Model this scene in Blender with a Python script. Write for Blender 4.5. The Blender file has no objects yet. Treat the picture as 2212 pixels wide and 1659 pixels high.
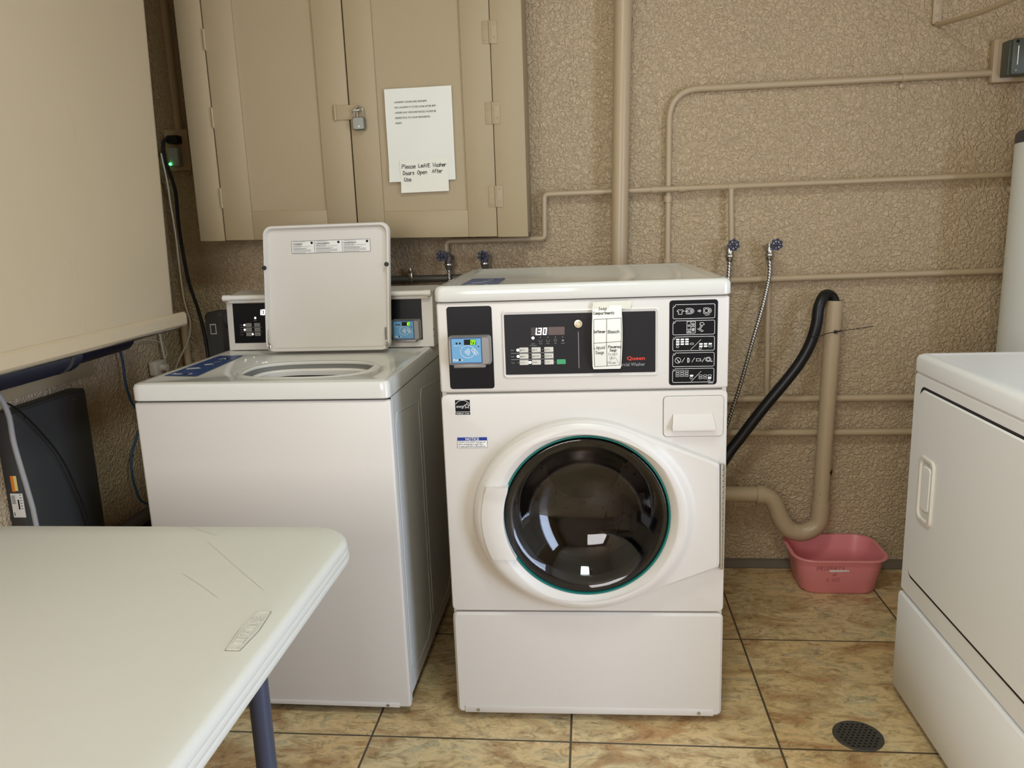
import bpy, bmesh, math, random
from mathutils import Vector, Matrix
random.seed(7)
PI = math.pi
sc = bpy.context.scene

# ------------------------------------------------------------------ camera
F_PX = 1686.9
R_ = Vector((0.99474583, 0.09618718, -0.03505364)); U_ = Vector((0.01473297, 0.20433683, 0.97878976))
Fw = Vector((-0.10130978, 0.97416348, -0.20184609))
cam_d = bpy.data.cameras.new('camera'); cam = bpy.data.objects.new('camera', cam_d); sc.collection.objects.link(cam)
cam_d.sensor_fit = 'HORIZONTAL'; cam_d.sensor_width = 36.0; cam_d.lens = 36.0 * F_PX / 2212.0; cam_d.clip_start = 0.02
M = Matrix.Identity(4)
for i in range(3):
    M[i][0] = R_[i]; M[i][1] = U_[i]; M[i][2] = -Fw[i]
M[0][3], M[1][3], M[2][3] = 0.0259, -2.7725, 1.2747
cam.matrix_world = M
sc.camera = cam

# ------------------------------------------------------------------ view, world, large lights
sc.view_settings.view_transform = 'Standard'; sc.view_settings.look = 'None'
sc.view_settings.exposure = -0.08; sc.view_settings.gamma = 1.0; sc.view_settings.use_curve_mapping = False
sc.cycles.max_bounces = 10; sc.cycles.transmission_bounces = 8; sc.cycles.diffuse_bounces = 5
sc.cycles.use_denoising = True
sc.cycles.caustics_reflective = False; sc.cycles.caustics_refractive = False
wd = bpy.data.worlds.new('world'); sc.world = wd; wd.use_nodes = True
wd.node_tree.nodes['Background'].inputs[0].default_value = (0.75, 0.87, 1.0, 1)
wd.node_tree.nodes['Background'].inputs[1].default_value = 1.2
def area(name, loc, rot, sx, sy, power, col):
    d = bpy.data.lights.new(name, 'AREA'); d.shape = 'RECTANGLE'; d.size = sx; d.size_y = sy; d.energy = power; d.color = col
    o = bpy.data.objects.new(name, d); sc.collection.objects.link(o); o.location = loc; o.rotation_euler = rot
    return o
# daylight coming in through an added, unseen window behind the camera and the open side doorway (each lamp fills its opening)
DOOR = (-1.20, 0.00, 1.00, 2.12)    # unseen window opening, raised and widened to shape the fill light: x from, x to, z from, z to
SIDE = (-3.15, -2.15, 2.05)         # open doorway in the right wall beside the camera: y from, y to, height
area('added_window_daylight', ((DOOR[0] + DOOR[1]) / 2, -4.27, (DOOR[2] + DOOR[3]) / 2), (PI / 2, 0, 0), DOOR[1] - DOOR[0] - .02, DOOR[3] - DOOR[2] - .02, 43, (1.0, .935, .89))
area('side_door_daylight', (1.90, (SIDE[0] + SIDE[1]) / 2, SIDE[2] / 2), (0, PI / 2, 0), SIDE[2] - .04, SIDE[1] - SIDE[0] - .02, 74, (.64, .76, 1.0))
LAMP_COL, LAMP_PW = (0.82, .94, .90), 41.0

# ------------------------------------------------------------------ helpers
def lin(c):
    return tuple(((v / 255) / 12.92 if v / 255 <= .04045 else ((v / 255 + .055) / 1.055) ** 2.4) for v in c)
def nd(nt, t, **k):
    n = nt.nodes.new(t)
    for a, b in k.items(): setattr(n, a, b)
    return n
def mat(name, rgb, rough=.5, metal=0., spec=.5, coat=0., emit=None, es=1., trans=0., ior=1.45, bump=None, var=0.):
    m = bpy.data.materials.new(name); m.use_nodes = True; nt = m.node_tree; b = nt.nodes['Principled BSDF']
    c = lin(rgb)
    b.inputs['Base Color'].default_value = (*c, 1); b.inputs['Roughness'].default_value = rough
    b.inputs['Metallic'].default_value = metal; b.inputs['Specular IOR Level'].default_value = spec
    b.inputs['Coat Weight'].default_value = coat; b.inputs['Transmission Weight'].default_value = trans; b.inputs['IOR'].default_value = ior
    if emit: b.inputs['Emission Color'].default_value = (*lin(emit), 1); b.inputs['Emission Strength'].default_value = es
    tc = nd(nt, 'ShaderNodeTexCoord')
    if var:
        n = nd(nt, 'ShaderNodeTexNoise'); n.inputs['Scale'].default_value = 5; n.inputs['Detail'].default_value = 5
        nt.links.new(tc.outputs['Object'], n.inputs['Vector'])
        mx = nd(nt, 'ShaderNodeMixRGB'); mx.blend_type = 'MIX'
        mx.inputs[1].default_value = (*[v * (1 - var) for v in c], 1); mx.inputs[2].default_value = (*[min(1, v * (1 + var)) for v in c], 1)
        nt.links.new(n.outputs['Fac'], mx.inputs[0]); nt.links.new(mx.outputs[0], b.inputs['Base Color'])
    if bump:
        sc_, st, dist = bump
        n = nd(nt, 'ShaderNodeTexNoise'); n.inputs['Scale'].default_value = sc_; n.inputs['Detail'].default_value = 3
        nt.links.new(tc.outputs['Object'], n.inputs['Vector'])
        bp = nd(nt, 'ShaderNodeBump'); bp.inputs['Strength'].default_value = st; bp.inputs['Distance'].default_value = dist
        nt.links.new(n.outputs['Fac'], bp.inputs['Height']); nt.links.new(bp.outputs[0], b.inputs['Normal'])
    return m
def stucco(name, rgb):
    m = mat(name, rgb, rough=.42, spec=.45); nt = m.node_tree; b = nt.nodes['Principled BSDF']; tc = nd(nt, 'ShaderNodeTexCoord')
    wn = nd(nt, 'ShaderNodeTexNoise'); wn.inputs['Scale'].default_value = 40; wn.inputs['Detail'].default_value = 2
    nt.links.new(tc.outputs['Object'], wn.inputs['Vector'])
    va = nd(nt, 'ShaderNodeVectorMath', operation='MULTIPLY_ADD'); va.inputs[1].default_value = (.02, .02, .02)
    nt.links.new(wn.outputs['Color'], va.inputs[0]); nt.links.new(tc.outputs['Object'], va.inputs[2])
    n1 = nd(nt, 'ShaderNodeTexNoise'); n1.inputs['Scale'].default_value = 98; n1.inputs['Detail'].default_value = 2.0; n1.inputs['Roughness'].default_value = .5; n1.inputs['Distortion'].default_value = .55
    nt.links.new(va.outputs[0], n1.inputs['Vector'])
    r = nd(nt, 'ShaderNodeValToRGB'); r.color_ramp.interpolation = 'EASE'; r.color_ramp.elements[0].position = .31; r.color_ramp.elements[1].position = .68
    nt.links.new(n1.outputs['Fac'], r.inputs[0])
    v = nd(nt, 'ShaderNodeTexVoronoi'); v.feature = 'SMOOTH_F1'; v.inputs['Scale'].default_value = 95
    nt.links.new(va.outputs[0], v.inputs['Vector'])
    ad = nd(nt, 'ShaderNodeMath', operation='MULTIPLY_ADD'); ad.inputs[1].default_value = -.22
    nt.links.new(v.outputs['Distance'], ad.inputs[0]); nt.links.new(r.outputs[0], ad.inputs[2])
    bp = nd(nt, 'ShaderNodeBump'); bp.inputs['Strength'].default_value = .88; bp.inputs['Distance'].default_value = .0050
    nt.links.new(ad.outputs[0], bp.inputs['Height']); nt.links.new(bp.outputs[0], b.inputs['Normal'])
    n3 = nd(nt, 'ShaderNodeTexNoise'); n3.inputs['Scale'].default_value = 2.0; n3.inputs['Detail'].default_value = 4
    nt.links.new(tc.outputs['Object'], n3.inputs['Vector'])
    c = lin(rgb); mx = nd(nt, 'ShaderNodeMixRGB'); mx.inputs[1].default_value = (*[x * .86 for x in c], 1); mx.inputs[2].default_value = (*[min(1, x * 1.1) for x in c], 1)
    nt.links.new(n3.outputs['Fac'], mx.inputs[0]); nt.links.new(mx.outputs[0], b.inputs['Base Color'])
    return m
def tile_mat():
    m = mat('stone_tile', (150, 126, 84), rough=.38, spec=.45); nt = m.node_tree; b = nt.nodes['Principled BSDF']
    tc = nd(nt, 'ShaderNodeTexCoord'); sp = nd(nt, 'ShaderNodeSeparateXYZ'); nt.links.new(tc.outputs['Object'], sp.inputs[0])
    TS = .5088
    def mth(op, a, bb=None):
        n = nd(nt, 'ShaderNodeMath', operation=op)
        for i, x in enumerate((a, bb)):
            if x is None: continue
            if isinstance(x, (int, float)): n.inputs[i].default_value = x
            else: nt.links.new(x, n.inputs[i])
        return n.outputs[0]
    fx = mth('DIVIDE', mth('SUBTRACT', sp.outputs[0], -.039), TS); fy = mth('DIVIDE', mth('SUBTRACT', sp.outputs[1], -1.0406), TS)
    def edge(f):
        fr = mth('FRACT', f); return mth('MINIMUM', fr, mth('SUBTRACT', 1.0, fr))
    e = mth('MINIMUM', edge(fx), edge(fy))
    g = mth('LESS_THAN', e, .0055)
    ids = nd(nt, 'ShaderNodeCombineXYZ'); nt.links.new(mth('FLOOR', fx), ids.inputs[0]); nt.links.new(mth('FLOOR', fy), ids.inputs[1])
    wn = nd(nt, 'ShaderNodeTexWhiteNoise'); nt.links.new(ids.outputs[0], wn.inputs['Vector'])
    off = nd(nt, 'ShaderNodeVectorMath', operation='MULTIPLY_ADD'); off.inputs[1].default_value = (9, 9, 9)
    nt.links.new(wn.outputs['Color'], off.inputs[0]); nt.links.new(tc.outputs['Object'], off.inputs[2])
    mp = nd(nt, 'ShaderNodeMapping'); mp.inputs['Rotation'].default_value = (0, 0, -.6); mp.inputs['Scale'].default_value = (1, 1.9, 1); nt.links.new(off.outputs[0], mp.inputs[0])
    n1 = nd(nt, 'ShaderNodeTexNoise'); n1.inputs['Scale'].default_value = 6.0; n1.inputs['Detail'].default_value = 12; n1.inputs['Roughness'].default_value = .70; n1.inputs['Distortion'].default_value = .7
    nt.links.new(mp.outputs[0], n1.inputs['Vector'])
    r1 = nd(nt, 'ShaderNodeValToRGB'); el = r1.color_ramp.elements
    el[0].position = .28; el[0].color = (*lin((146, 122, 86)), 1); el[1].position = .72; el[1].color = (*lin((234, 218, 180)), 1)
    for p_, c_ in ((.40, (178, 146, 104)), (.47, (186, 168, 128)), (.54, (216, 194, 148)), (.61, (178, 168, 136))):
        x = el.new(p_); x.color = (*lin(c_), 1)
    nt.links.new(n1.outputs['Fac'], r1.inputs[0])
    n2 = nd(nt, 'ShaderNodeTexNoise'); n2.inputs['Scale'].default_value = 19; n2.inputs['Detail'].default_value = 9; n2.inputs['Roughness'].default_value = .75; n2.inputs['Distortion'].default_value = 1.2
    nt.links.new(mp.outputs[0], n2.inputs['Vector'])
    r2 = nd(nt, 'ShaderNodeValToRGB'); r2.color_ramp.elements[0].position = .33; r2.color_ramp.elements[0].color = (.42, .36, .28, 1); r2.color_ramp.elements[1].position = .5; r2.color_ramp.elements[1].color = (1, 1, 1, 1)
    nt.links.new(n2.outputs['Fac'], r2.inputs[0])
    n4 = nd(nt, 'ShaderNodeTexNoise'); n4.inputs['Scale'].default_value = 3.0; n4.inputs['Detail'].default_value = 3
    nt.links.new(off.outputs[0], n4.inputs['Vector'])
    r4 = nd(nt, 'ShaderNodeValToRGB'); r4.color_ramp.elements[0].position = .35; r4.color_ramp.elements[0].color = (1.0, .80, .62, 1); r4.color_ramp.elements[1].position = .62; r4.color_ramp.elements[1].color = (1, 1, 1, 1)
    nt.links.new(n4.outputs['Fac'], r4.inputs[0])
    m1 = nd(nt, 'ShaderNodeMixRGB'); m1.blend_type = 'MULTIPLY'; m1.inputs[0].default_value = .95; nt.links.new(r1.outputs[0], m1.inputs[1]); nt.links.new(r2.outputs[0], m1.inputs[2])
    m2 = nd(nt, 'ShaderNodeMixRGB'); m2.blend_type = 'MULTIPLY'; m2.inputs[0].default_value = .6; nt.links.new(m1.outputs[0], m2.inputs[1]); nt.links.new(r4.outputs[0], m2.inputs[2])
    m3 = nd(nt, 'ShaderNodeMixRGB'); nt.links.new(g, m3.inputs[0]); nt.links.new(m2.outputs[0], m3.inputs[1]); m3.inputs[2].default_value = (*lin((78, 68, 52)), 1)
    nt.links.new(m3.outputs[0], b.inputs['Base Color'])
    h = mth('SUBTRACT', mth('MULTIPLY', n2.outputs['Fac'], .25), mth('MULTIPLY', mth('LESS_THAN', e, .008), 1.0))
    bp = nd(nt, 'ShaderNodeBump'); bp.inputs['Strength'].default_value = .5; bp.inputs['Distance'].default_value = .003
    nt.links.new(h, bp.inputs['Height']); nt.links.new(bp.outputs[0], b.inputs['Normal'])
    return m
def braid_mat():
    m = mat('braided_steel', (170, 165, 155), rough=.35, metal=.9); nt = m.node_tree; b = nt.nodes['Principled BSDF']; tc = nd(nt, 'ShaderNodeTexCoord')
    w = nd(nt, 'ShaderNodeTexWave'); w.bands_direction = 'DIAGONAL'; w.inputs['Scale'].default_value = 55; w.inputs['Distortion'].default_value = 2
    nt.links.new(tc.outputs['Object'], w.inputs['Vector'])
    r = nd(nt, 'ShaderNodeValToRGB'); r.color_ramp.elements[0].color = (.06, .055, .05, 1); r.color_ramp.elements[1].color = (.55, .53, .48, 1); r.color_ramp.elements[1].position = .7
    nt.links.new(w.outputs['Fac'], r.inputs[0]); nt.links.new(r.outputs[0], b.inputs['Base Color'])
    return m

M_WALL = stucco('beige_stucco', (190, 169, 138))
M_CEIL = mat('ceiling_paint', (188, 176, 150), rough=.8, bump=(60, .3, .003))
M_FLOOR = tile_mat()
M_GROUT = mat('grey_cove', (104, 94, 80), rough=.7, var=.15)
M_PIPE = mat('beige_paint_pipe', (178, 159, 130), rough=.34, bump=(70, .15, .001))
M_CAB = mat('cabinet_paint', (164, 147, 116), rough=.5, bump=(180, .12, .0006), var=.03)
M_BEIGE = mat('enclosure_paint', (184, 167, 138), rough=.45, bump=(120, .1, .0006), var=.04)
M_WHITE = mat('white_enamel', (205, 201, 194), rough=.34, spec=.4)
M_TOP = mat('glossy_white_enamel', (206, 205, 198), rough=.10, spec=.5)
M_DRYER = mat('dryer_enamel', (236, 238, 240), rough=.3, spec=.5)
M_WPL = mat('white_plastic', (220, 217, 210), rough=.3)
M_GALV = mat('grey_side_steel', (196, 196, 192), rough=.4)
M_SEAM = mat('dark_gap', (38, 34, 30), rough=.8)
M_BLACK = mat('black_plastic', (17, 17, 20), rough=.35, spec=.2)
M_PANEL = mat('charcoal_overlay', (36, 35, 37), rough=.4, spec=.2, bump=(300, .1, .0003))
M_SIGNB = mat('instruction_black', (20, 20, 23), rough=.35, spec=.2)
M_INKW = mat('white_print', (225, 225, 222), rough=.5)
M_INKG = mat('grey_print', (150, 150, 150), rough=.5)
M_INKK = mat('black_ink', (14, 14, 16), rough=.6, spec=.2)
M_INKP = mat('pencil_ink', (120, 118, 120), rough=.6)
M_RED = mat('red_print', (205, 62, 45), rough=.5)
M_BTN = mat('button_grey', (196, 194, 184), rough=.4)
M_BTND = mat('button_dim', (128, 128, 124), rough=.4)
M_GREEN = mat('green_button', (62, 150, 100), rough=.4)
M_LEDW = mat('white_led', (255, 255, 255), emit=(255, 255, 255), es=3.0)
M_LEDG = mat('green_led', (120, 255, 20), emit=(130, 255, 20), es=1.8)
M_LEDP = mat('plug_led', (60, 255, 110), emit=(60, 255, 110), es=9)
M_LCD = mat('display_window', (92, 78, 74), rough=.3)
M_LCD2 = mat('display_dark', (58, 54, 58), rough=.3)
M_READER = mat('reader_grey', (134, 131, 128), rough=.4, metal=.3)
M_RBLUE = mat('reader_blue', (96, 152, 190), rough=.35)
M_RDARK = mat('reader_trim_blue', (34, 62, 120), rough=.35)
M_NAVY = mat('sticker_blue', (36, 68, 122), rough=.35)
M_NOTE = mat('paper', (222, 222, 212), rough=.8, bump=(25, .25, .002))
M_NOTE2 = mat('index_card', (226, 224, 212), rough=.8)
M_TAPE = mat('clear_tape', (208, 206, 192), rough=.2)
M_TEAL = mat('teal_gasket', (20, 104, 96), rough=.3)
M_GLASS = mat('smoked_glass', (196, 196, 202), rough=.015, trans=1.0, ior=1.45)
M_DRUM = mat('drum_steel', (138, 126, 114), rough=.35, metal=.7)
M_RUB = mat('rubber_black', (16, 16, 17), rough=.45)
M_HOSE = mat('hose_black', (20, 20, 22), rough=.38, bump=(200, .1, .0005))
M_BRAID = braid_mat()
M_CHROME = mat('bright_metal', (190, 188, 182), rough=.22, metal=1.0)
M_LOCK = mat('padlock_steel', (132, 136, 130), rough=.35, metal=.8)
M_BRASS = mat('lock_barrel', (226, 218, 190), rough=.25, metal=.6)
M_HBLUE = mat('valve_blue', (26, 38, 70), rough=.45, var=.25)
M_CHIP = mat('chipped_metal', (188, 184, 168), rough=.5, metal=.4)
M_PINK = mat('pink_plastic', (222, 138, 142), rough=.38)
M_DRAIN = mat('cast_grate', (74, 72, 66), rough=.6, metal=.3)
M_DHOLE = mat('drain_hole', (18, 16, 14), rough=.9)
M_JBOX = mat('grey_box', (84, 90, 84), rough=.4, metal=.3)
M_EPAN = mat('dark_grey_steel', (62, 62, 61), rough=.5, metal=.2)
M_MET = mat('meter_grey', (72, 72, 70), rough=.55)
M_TABLE = mat('table_plastic', (196, 194, 184), rough=.42, bump=(500, .25, .0005))
M_LEG = mat('blue_grey_steel', (66, 72, 92), rough=.4, metal=.3)
M_CORDK = mat('cord_black', (14, 14, 16), rough=.5)
M_CORDW = mat('cord_white', (190, 182, 165), rough=.6)
M_CORDG = mat('cord_grey', (150, 150, 150), rough=.5)
M_CORDB = mat('cord_blue', (34, 70, 100), rough=.5)
M_FLEX = mat('flex_navy', (20, 25, 44), rough=.45)
M_HEAT = mat('heater_white', (232, 238, 238), rough=.4)
M_HEATT = mat('heater_band', (58, 62, 74), rough=.45)
M_ORANGE = mat('orange_label', (222, 128, 44), rough=.5)
M_YEL = mat('yellow_label', (222, 206, 130), rough=.5)
M_GPIPE = mat('grey_pipe', (96, 92, 86), rough=.5, metal=.3)
M_LAMP = mat('lamp_diffuser', (255, 255, 255), emit=(255, 255, 255), es=LAMP_PW); M_LAMP.node_tree.nodes['Principled BSDF'].inputs['Emission Color'].default_value = (*LAMP_COL, 1)
M_GROUND = mat('outside_concrete', (170, 165, 155), rough=.9)

class MB:
    def __init__(s): s.bm = bmesh.new()
    def add(s, verts, faces):
        vs = [s.bm.verts.new(v) for v in verts]
        for f in faces:
            try: s.bm.faces.new([vs[i] for i in f])
            except ValueError: pass
        return s
    def merge(s, b2):
        b2.verts.index_update(); s.add([v.co.copy() for v in b2.verts], [[v.index for v in f.verts] for f in b2.faces]); b2.free(); return s
    def box(s, x0, x1, y0, y1, z0, z1, bev=0, seg=2):
        b = bmesh.new(); bmesh.ops.create_cube(b, size=1)
        for v in b.verts: v.co = Vector(((x0 + x1) / 2 + v.co.x * (x1 - x0), (y0 + y1) / 2 + v.co.y * (y1 - y0), (z0 + z1) / 2 + v.co.z * (z1 - z0)))
        if bev: bmesh.ops.bevel(b, geom=list(b.edges), offset=bev, segments=seg, profile=.5, affect='EDGES')
        return s.merge(b)
    def loft(s, loops, cap0=False, cap1=False, closed=True):
        n = len(loops[0]); vs = [p for l in loops for p in l]; fs = []
        for k in range(len(loops) - 1):
            for i in range(n if closed else n - 1):
                j = (i + 1) % n; fs.append((k * n + i, k * n + j, (k + 1) * n + j, (k + 1) * n + i))
        if cap0: fs.append(tuple(reversed(range(n))))
        if cap1: fs.append(tuple((len(loops) - 1) * n + i for i in range(n)))
        return s.add(vs, fs)
    def tube(s, pts, r, n=14, smooth=0, cap=True):
        pts = [Vector(p) for p in pts]; rs = r if isinstance(r, (list, tuple)) else [r] * len(pts)
        if smooth:
            q = []; qr = []
            for i in range(len(pts) - 1):
                p0 = pts[max(0, i - 1)]; p1 = pts[i]; p2 = pts[i + 1]; p3 = pts[min(len(pts) - 1, i + 2)]
                for k in range(smooth):
                    t = k / smooth
                    q.append(.5 * ((2 * p1) + (p2 - p0) * t + (2 * p0 - 5 * p1 + 4 * p2 - p3) * t * t + (3 * p1 - p0 - 3 * p2 + p3) * t ** 3)); qr.append(rs[i] * (1 - t) + rs[i + 1] * t)
            q.append(pts[-1]); qr.append(rs[-1]); pts, rs = q, qr
        T = []
        for i in range(len(pts)):
            a = pts[max(0, i - 1)]; b = pts[min(len(pts) - 1, i + 1)]; T.append((b - a).normalized())
        up = Vector((0, 0, 1)) if abs(T[0].z) < .9 else Vector((0, 1, 0)); N = (up - T[0] * up.dot(T[0])).normalized(); loops = []
        for i, p in enumerate(pts):
            N = (N - T[i] * N.dot(T[i])).normalized(); B = T[i].cross(N)
            loops.append([p + (N * math.cos(2 * PI * k / n) + B * math.sin(2 * PI * k / n)) * rs[i] for k in range(n)])
        return s.loft(loops, cap, cap)
    def cyl(s, p0, p1, r0, r1=None, n=24): return s.tube([p0, p1], [r0, r0 if r1 is None else r1], n)
    def lathe(s, prof, c, axis='z', n=48, sx=1, cap=False):
        loops = []
        for r, h in prof:
            l = []
            for k in range(n):
                a = 2 * PI * k / n; x, y = r * math.cos(a), r * math.sin(a)
                l.append(Vector((c[0] + x, c[1] + y, c[2] + h)) if axis == 'z' else Vector((c[0] + x, c[1] + h, c[2] + y)))
            loops.append(l)
        return s.loft(loops, cap, cap)
    def rplate(s, u0, u1, z0, z1, r, yf, yb, b=.0, n=5):
        """rounded rectangle slab in the x-z plane, front at yf (towards -y)"""
        L = [[(u, yb, z) for u, z in rr(u0, u1, z0, z1, r, n)], [(u, yf + b, z) for u, z in rr(u0, u1, z0, z1, r, n)]]
        if b: L.append([(u, yf, z) for u, z in rr(u0 + b, u1 - b, z0 + b, z1 - b, max(r - b, .0003), n)])
        return s.loft(L, True, True)
    def ink(s, polys, w, y, f=None):
        """flat strokes in x-z at depth y; f maps (u, z) to a 3-D point"""
        f = f or (lambda u, z: Vector((u, y, z)))
        for pl in polys:
            p = [Vector(q) for q in pl]
            if len(p) < 2: continue
            closed = (p[0] - p[-1]).length < 1e-7 and len(p) > 2
            L = []; Rr = []
            for i, q in enumerate(p):
                a = p[i - 1] if i else (p[-2] if closed else p[0]); b = p[i + 1] if i < len(p) - 1 else (p[1] if closed else p[-1])
                d1 = (q - a); d2 = (b - q)
                d1 = d1.normalized() if d1.length > 1e-9 else d2.normalized(); d2 = d2.normalized() if d2.length > 1e-9 else d1
                t = (d1 + d2); t = t.normalized() if t.length > 1e-6 else d1
                n = Vector((-t.y, t.x)); k = min(2.0, 1 / max(.4, n.dot(Vector((-d1.y, d1.x)))))
                e = Vector((0, 0))
                if not closed and i == 0: e = -d2 * w * .3
                if not closed and i == len(p) - 1: e = d1 * w * .3
                L.append(q + e + n * w / 2 * k); Rr.append(q + e - n * w / 2 * k)
            m = len(p); vs = [f(*v) for v in L] + [f(*v) for v in Rr]
            s.add(vs, [(i, i + 1, m + i + 1, m + i) for i in range(m - 1)])
        return s
    def disc(s, u, z, r, y, n=20, f=None):
        f = f or (lambda a, b: Vector((a, y, b)))
        return s.add([f(u + r * math.cos(2 * PI * k / n), z + r * math.sin(2 * PI * k / n)) for k in range(n)], [tuple(range(n))])
    def quad(s, u0, u1, z0, z1, y, f=None):
        f = f or (lambda a, b: Vector((a, y, b)))
        return s.add([f(u0, z0), f(u1, z0), f(u1, z1), f(u0, z1)], [(0, 1, 2, 3)])
    def text(s, txt, size, u, z, y, align='LEFT', bold=0., xs=1., f=None, shear=0.):
        c = bpy.data.curves.new('tmp_text', 'FONT'); c.body = txt; c.size = size; c.align_x = align; c.resolution_u = 2; c.shear = shear
        o = bpy.data.objects.new('tmp_text', c); sc.collection.objects.link(o); bpy.context.view_layer.update()
        me = bpy.data.meshes.new_from_object(o.evaluated_get(bpy.context.evaluated_depsgraph_get()))
        f = f or (lambda a, b: Vector((a, y, b)))
        nn = (f(1e-3, 0) - f(0, 0)).cross(f(0, 1e-3) - f(0, 0)).normalized() * 3e-5
        for kk, (dx, dz) in enumerate(((0, 0),) if bold < .01 else ((0, 0), (bold * size * .9, 0), (0, bold * size * .6), (bold * size * .9, bold * size * .6))):
            s.add([f(u + v.co.x * xs + dx, z + v.co.y + dz) + nn * kk for v in me.vertices], [tuple(p.vertices) for p in me.polygons])
        bpy.data.objects.remove(o); bpy.data.curves.remove(c); bpy.data.meshes.remove(me); return s
    def shear(s, fn):
        for v in s.bm.verts: v.co = Vector(fn(*v.co))
        return s
    def build(s, name, m, parent=None, world=False, smooth=35):
        bmesh.ops.recalc_face_normals(s.bm, faces=s.bm.faces)
        off = Vector((0, 0, 0))
        if parent is not None and world: off = parent.location.copy()
        if parent is None:
            co = [v.co for v in s.bm.verts]
            off = Vector(((min(c.x for c in co) + max(c.x for c in co)) / 2, (min(c.y for c in co) + max(c.y for c in co)) / 2, min(c.z for c in co)))
        for v in s.bm.verts: v.co -= off
        me = bpy.data.meshes.new(name); s.bm.to_mesh(me); s.bm.free(); me.materials.append(m)
        if smooth:
            me.polygons.foreach_set('use_smooth', [True] * len(me.polygons))
            me.set_sharp_from_angle(angle=math.radians(smooth))
        o = bpy.data.objects.new(name, me); sc.collection.objects.link(o)
        if parent is None: o.location = off
        else: o.parent = parent
        return o
def rr(u0, u1, z0, z1, r, n=5):
    out = []
    for cx, cz, a0 in ((u1 - r, z1 - r, 0), (u0 + r, z1 - r, 90), (u0 + r, z0 + r, 180), (u1 - r, z0 + r, 270)):
        for k in range(n + 1):
            a = math.radians(a0 + 90 * k / n); out.append((cx + r * math.cos(a), cz + r * math.sin(a)))
    return out
def rrl(u0, u1, z0, z1, r, n=4):
    p = rr(u0, u1, z0, z1, r, n); return p + [p[0]]
def circ(u, z, r, n=24, a0=0, a1=360, rz=None):
    rz = r if rz is None else rz
    return [(u + r * math.cos(math.radians(a0 + (a1 - a0) * k / n)), z + rz * math.sin(math.radians(a0 + (a1 - a0) * k / n))) for k in range(n + 1)]
def thing(name, label, cat, loc=(0, 0, 0), rz=0., group=None):
    o = bpy.data.objects.new(name, None); sc.collection.objects.link(o); o.empty_display_size = .1
    o.location = loc; o.rotation_euler = (0, 0, rz); return tag(o, label, cat, group)
def tag(o, label, cat, group=None):
    o['label'] = label; o['category'] = cat
    if group: o['group'] = group
    return o
def struct(o): o['kind'] = 'structure'; return o
def lab(o, s): o['label'] = s; return o
def SEG(ch, u, z, w, h, sl=.12):
    """seven-segment strokes"""
    on = {'0': 'abcdef', '1': 'bc', '3': 'abcdg', '9': 'abcdfg', '.': ''}[ch]
    P = lambda a, b: (u + a * w + sl * b * h, z + b * h)
    S = {'a': (P(0, 1), P(1, 1)), 'b': (P(1, 1), P(1, .5)), 'c': (P(1, .5), P(1, 0)), 'd': (P(0, 0), P(1, 0)), 'e': (P(0, 0), P(0, .5)), 'f': (P(0, .5), P(0, 1)), 'g': (P(0, .5), P(1, .5))}
    return [list(S[k]) for k in on]
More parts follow.
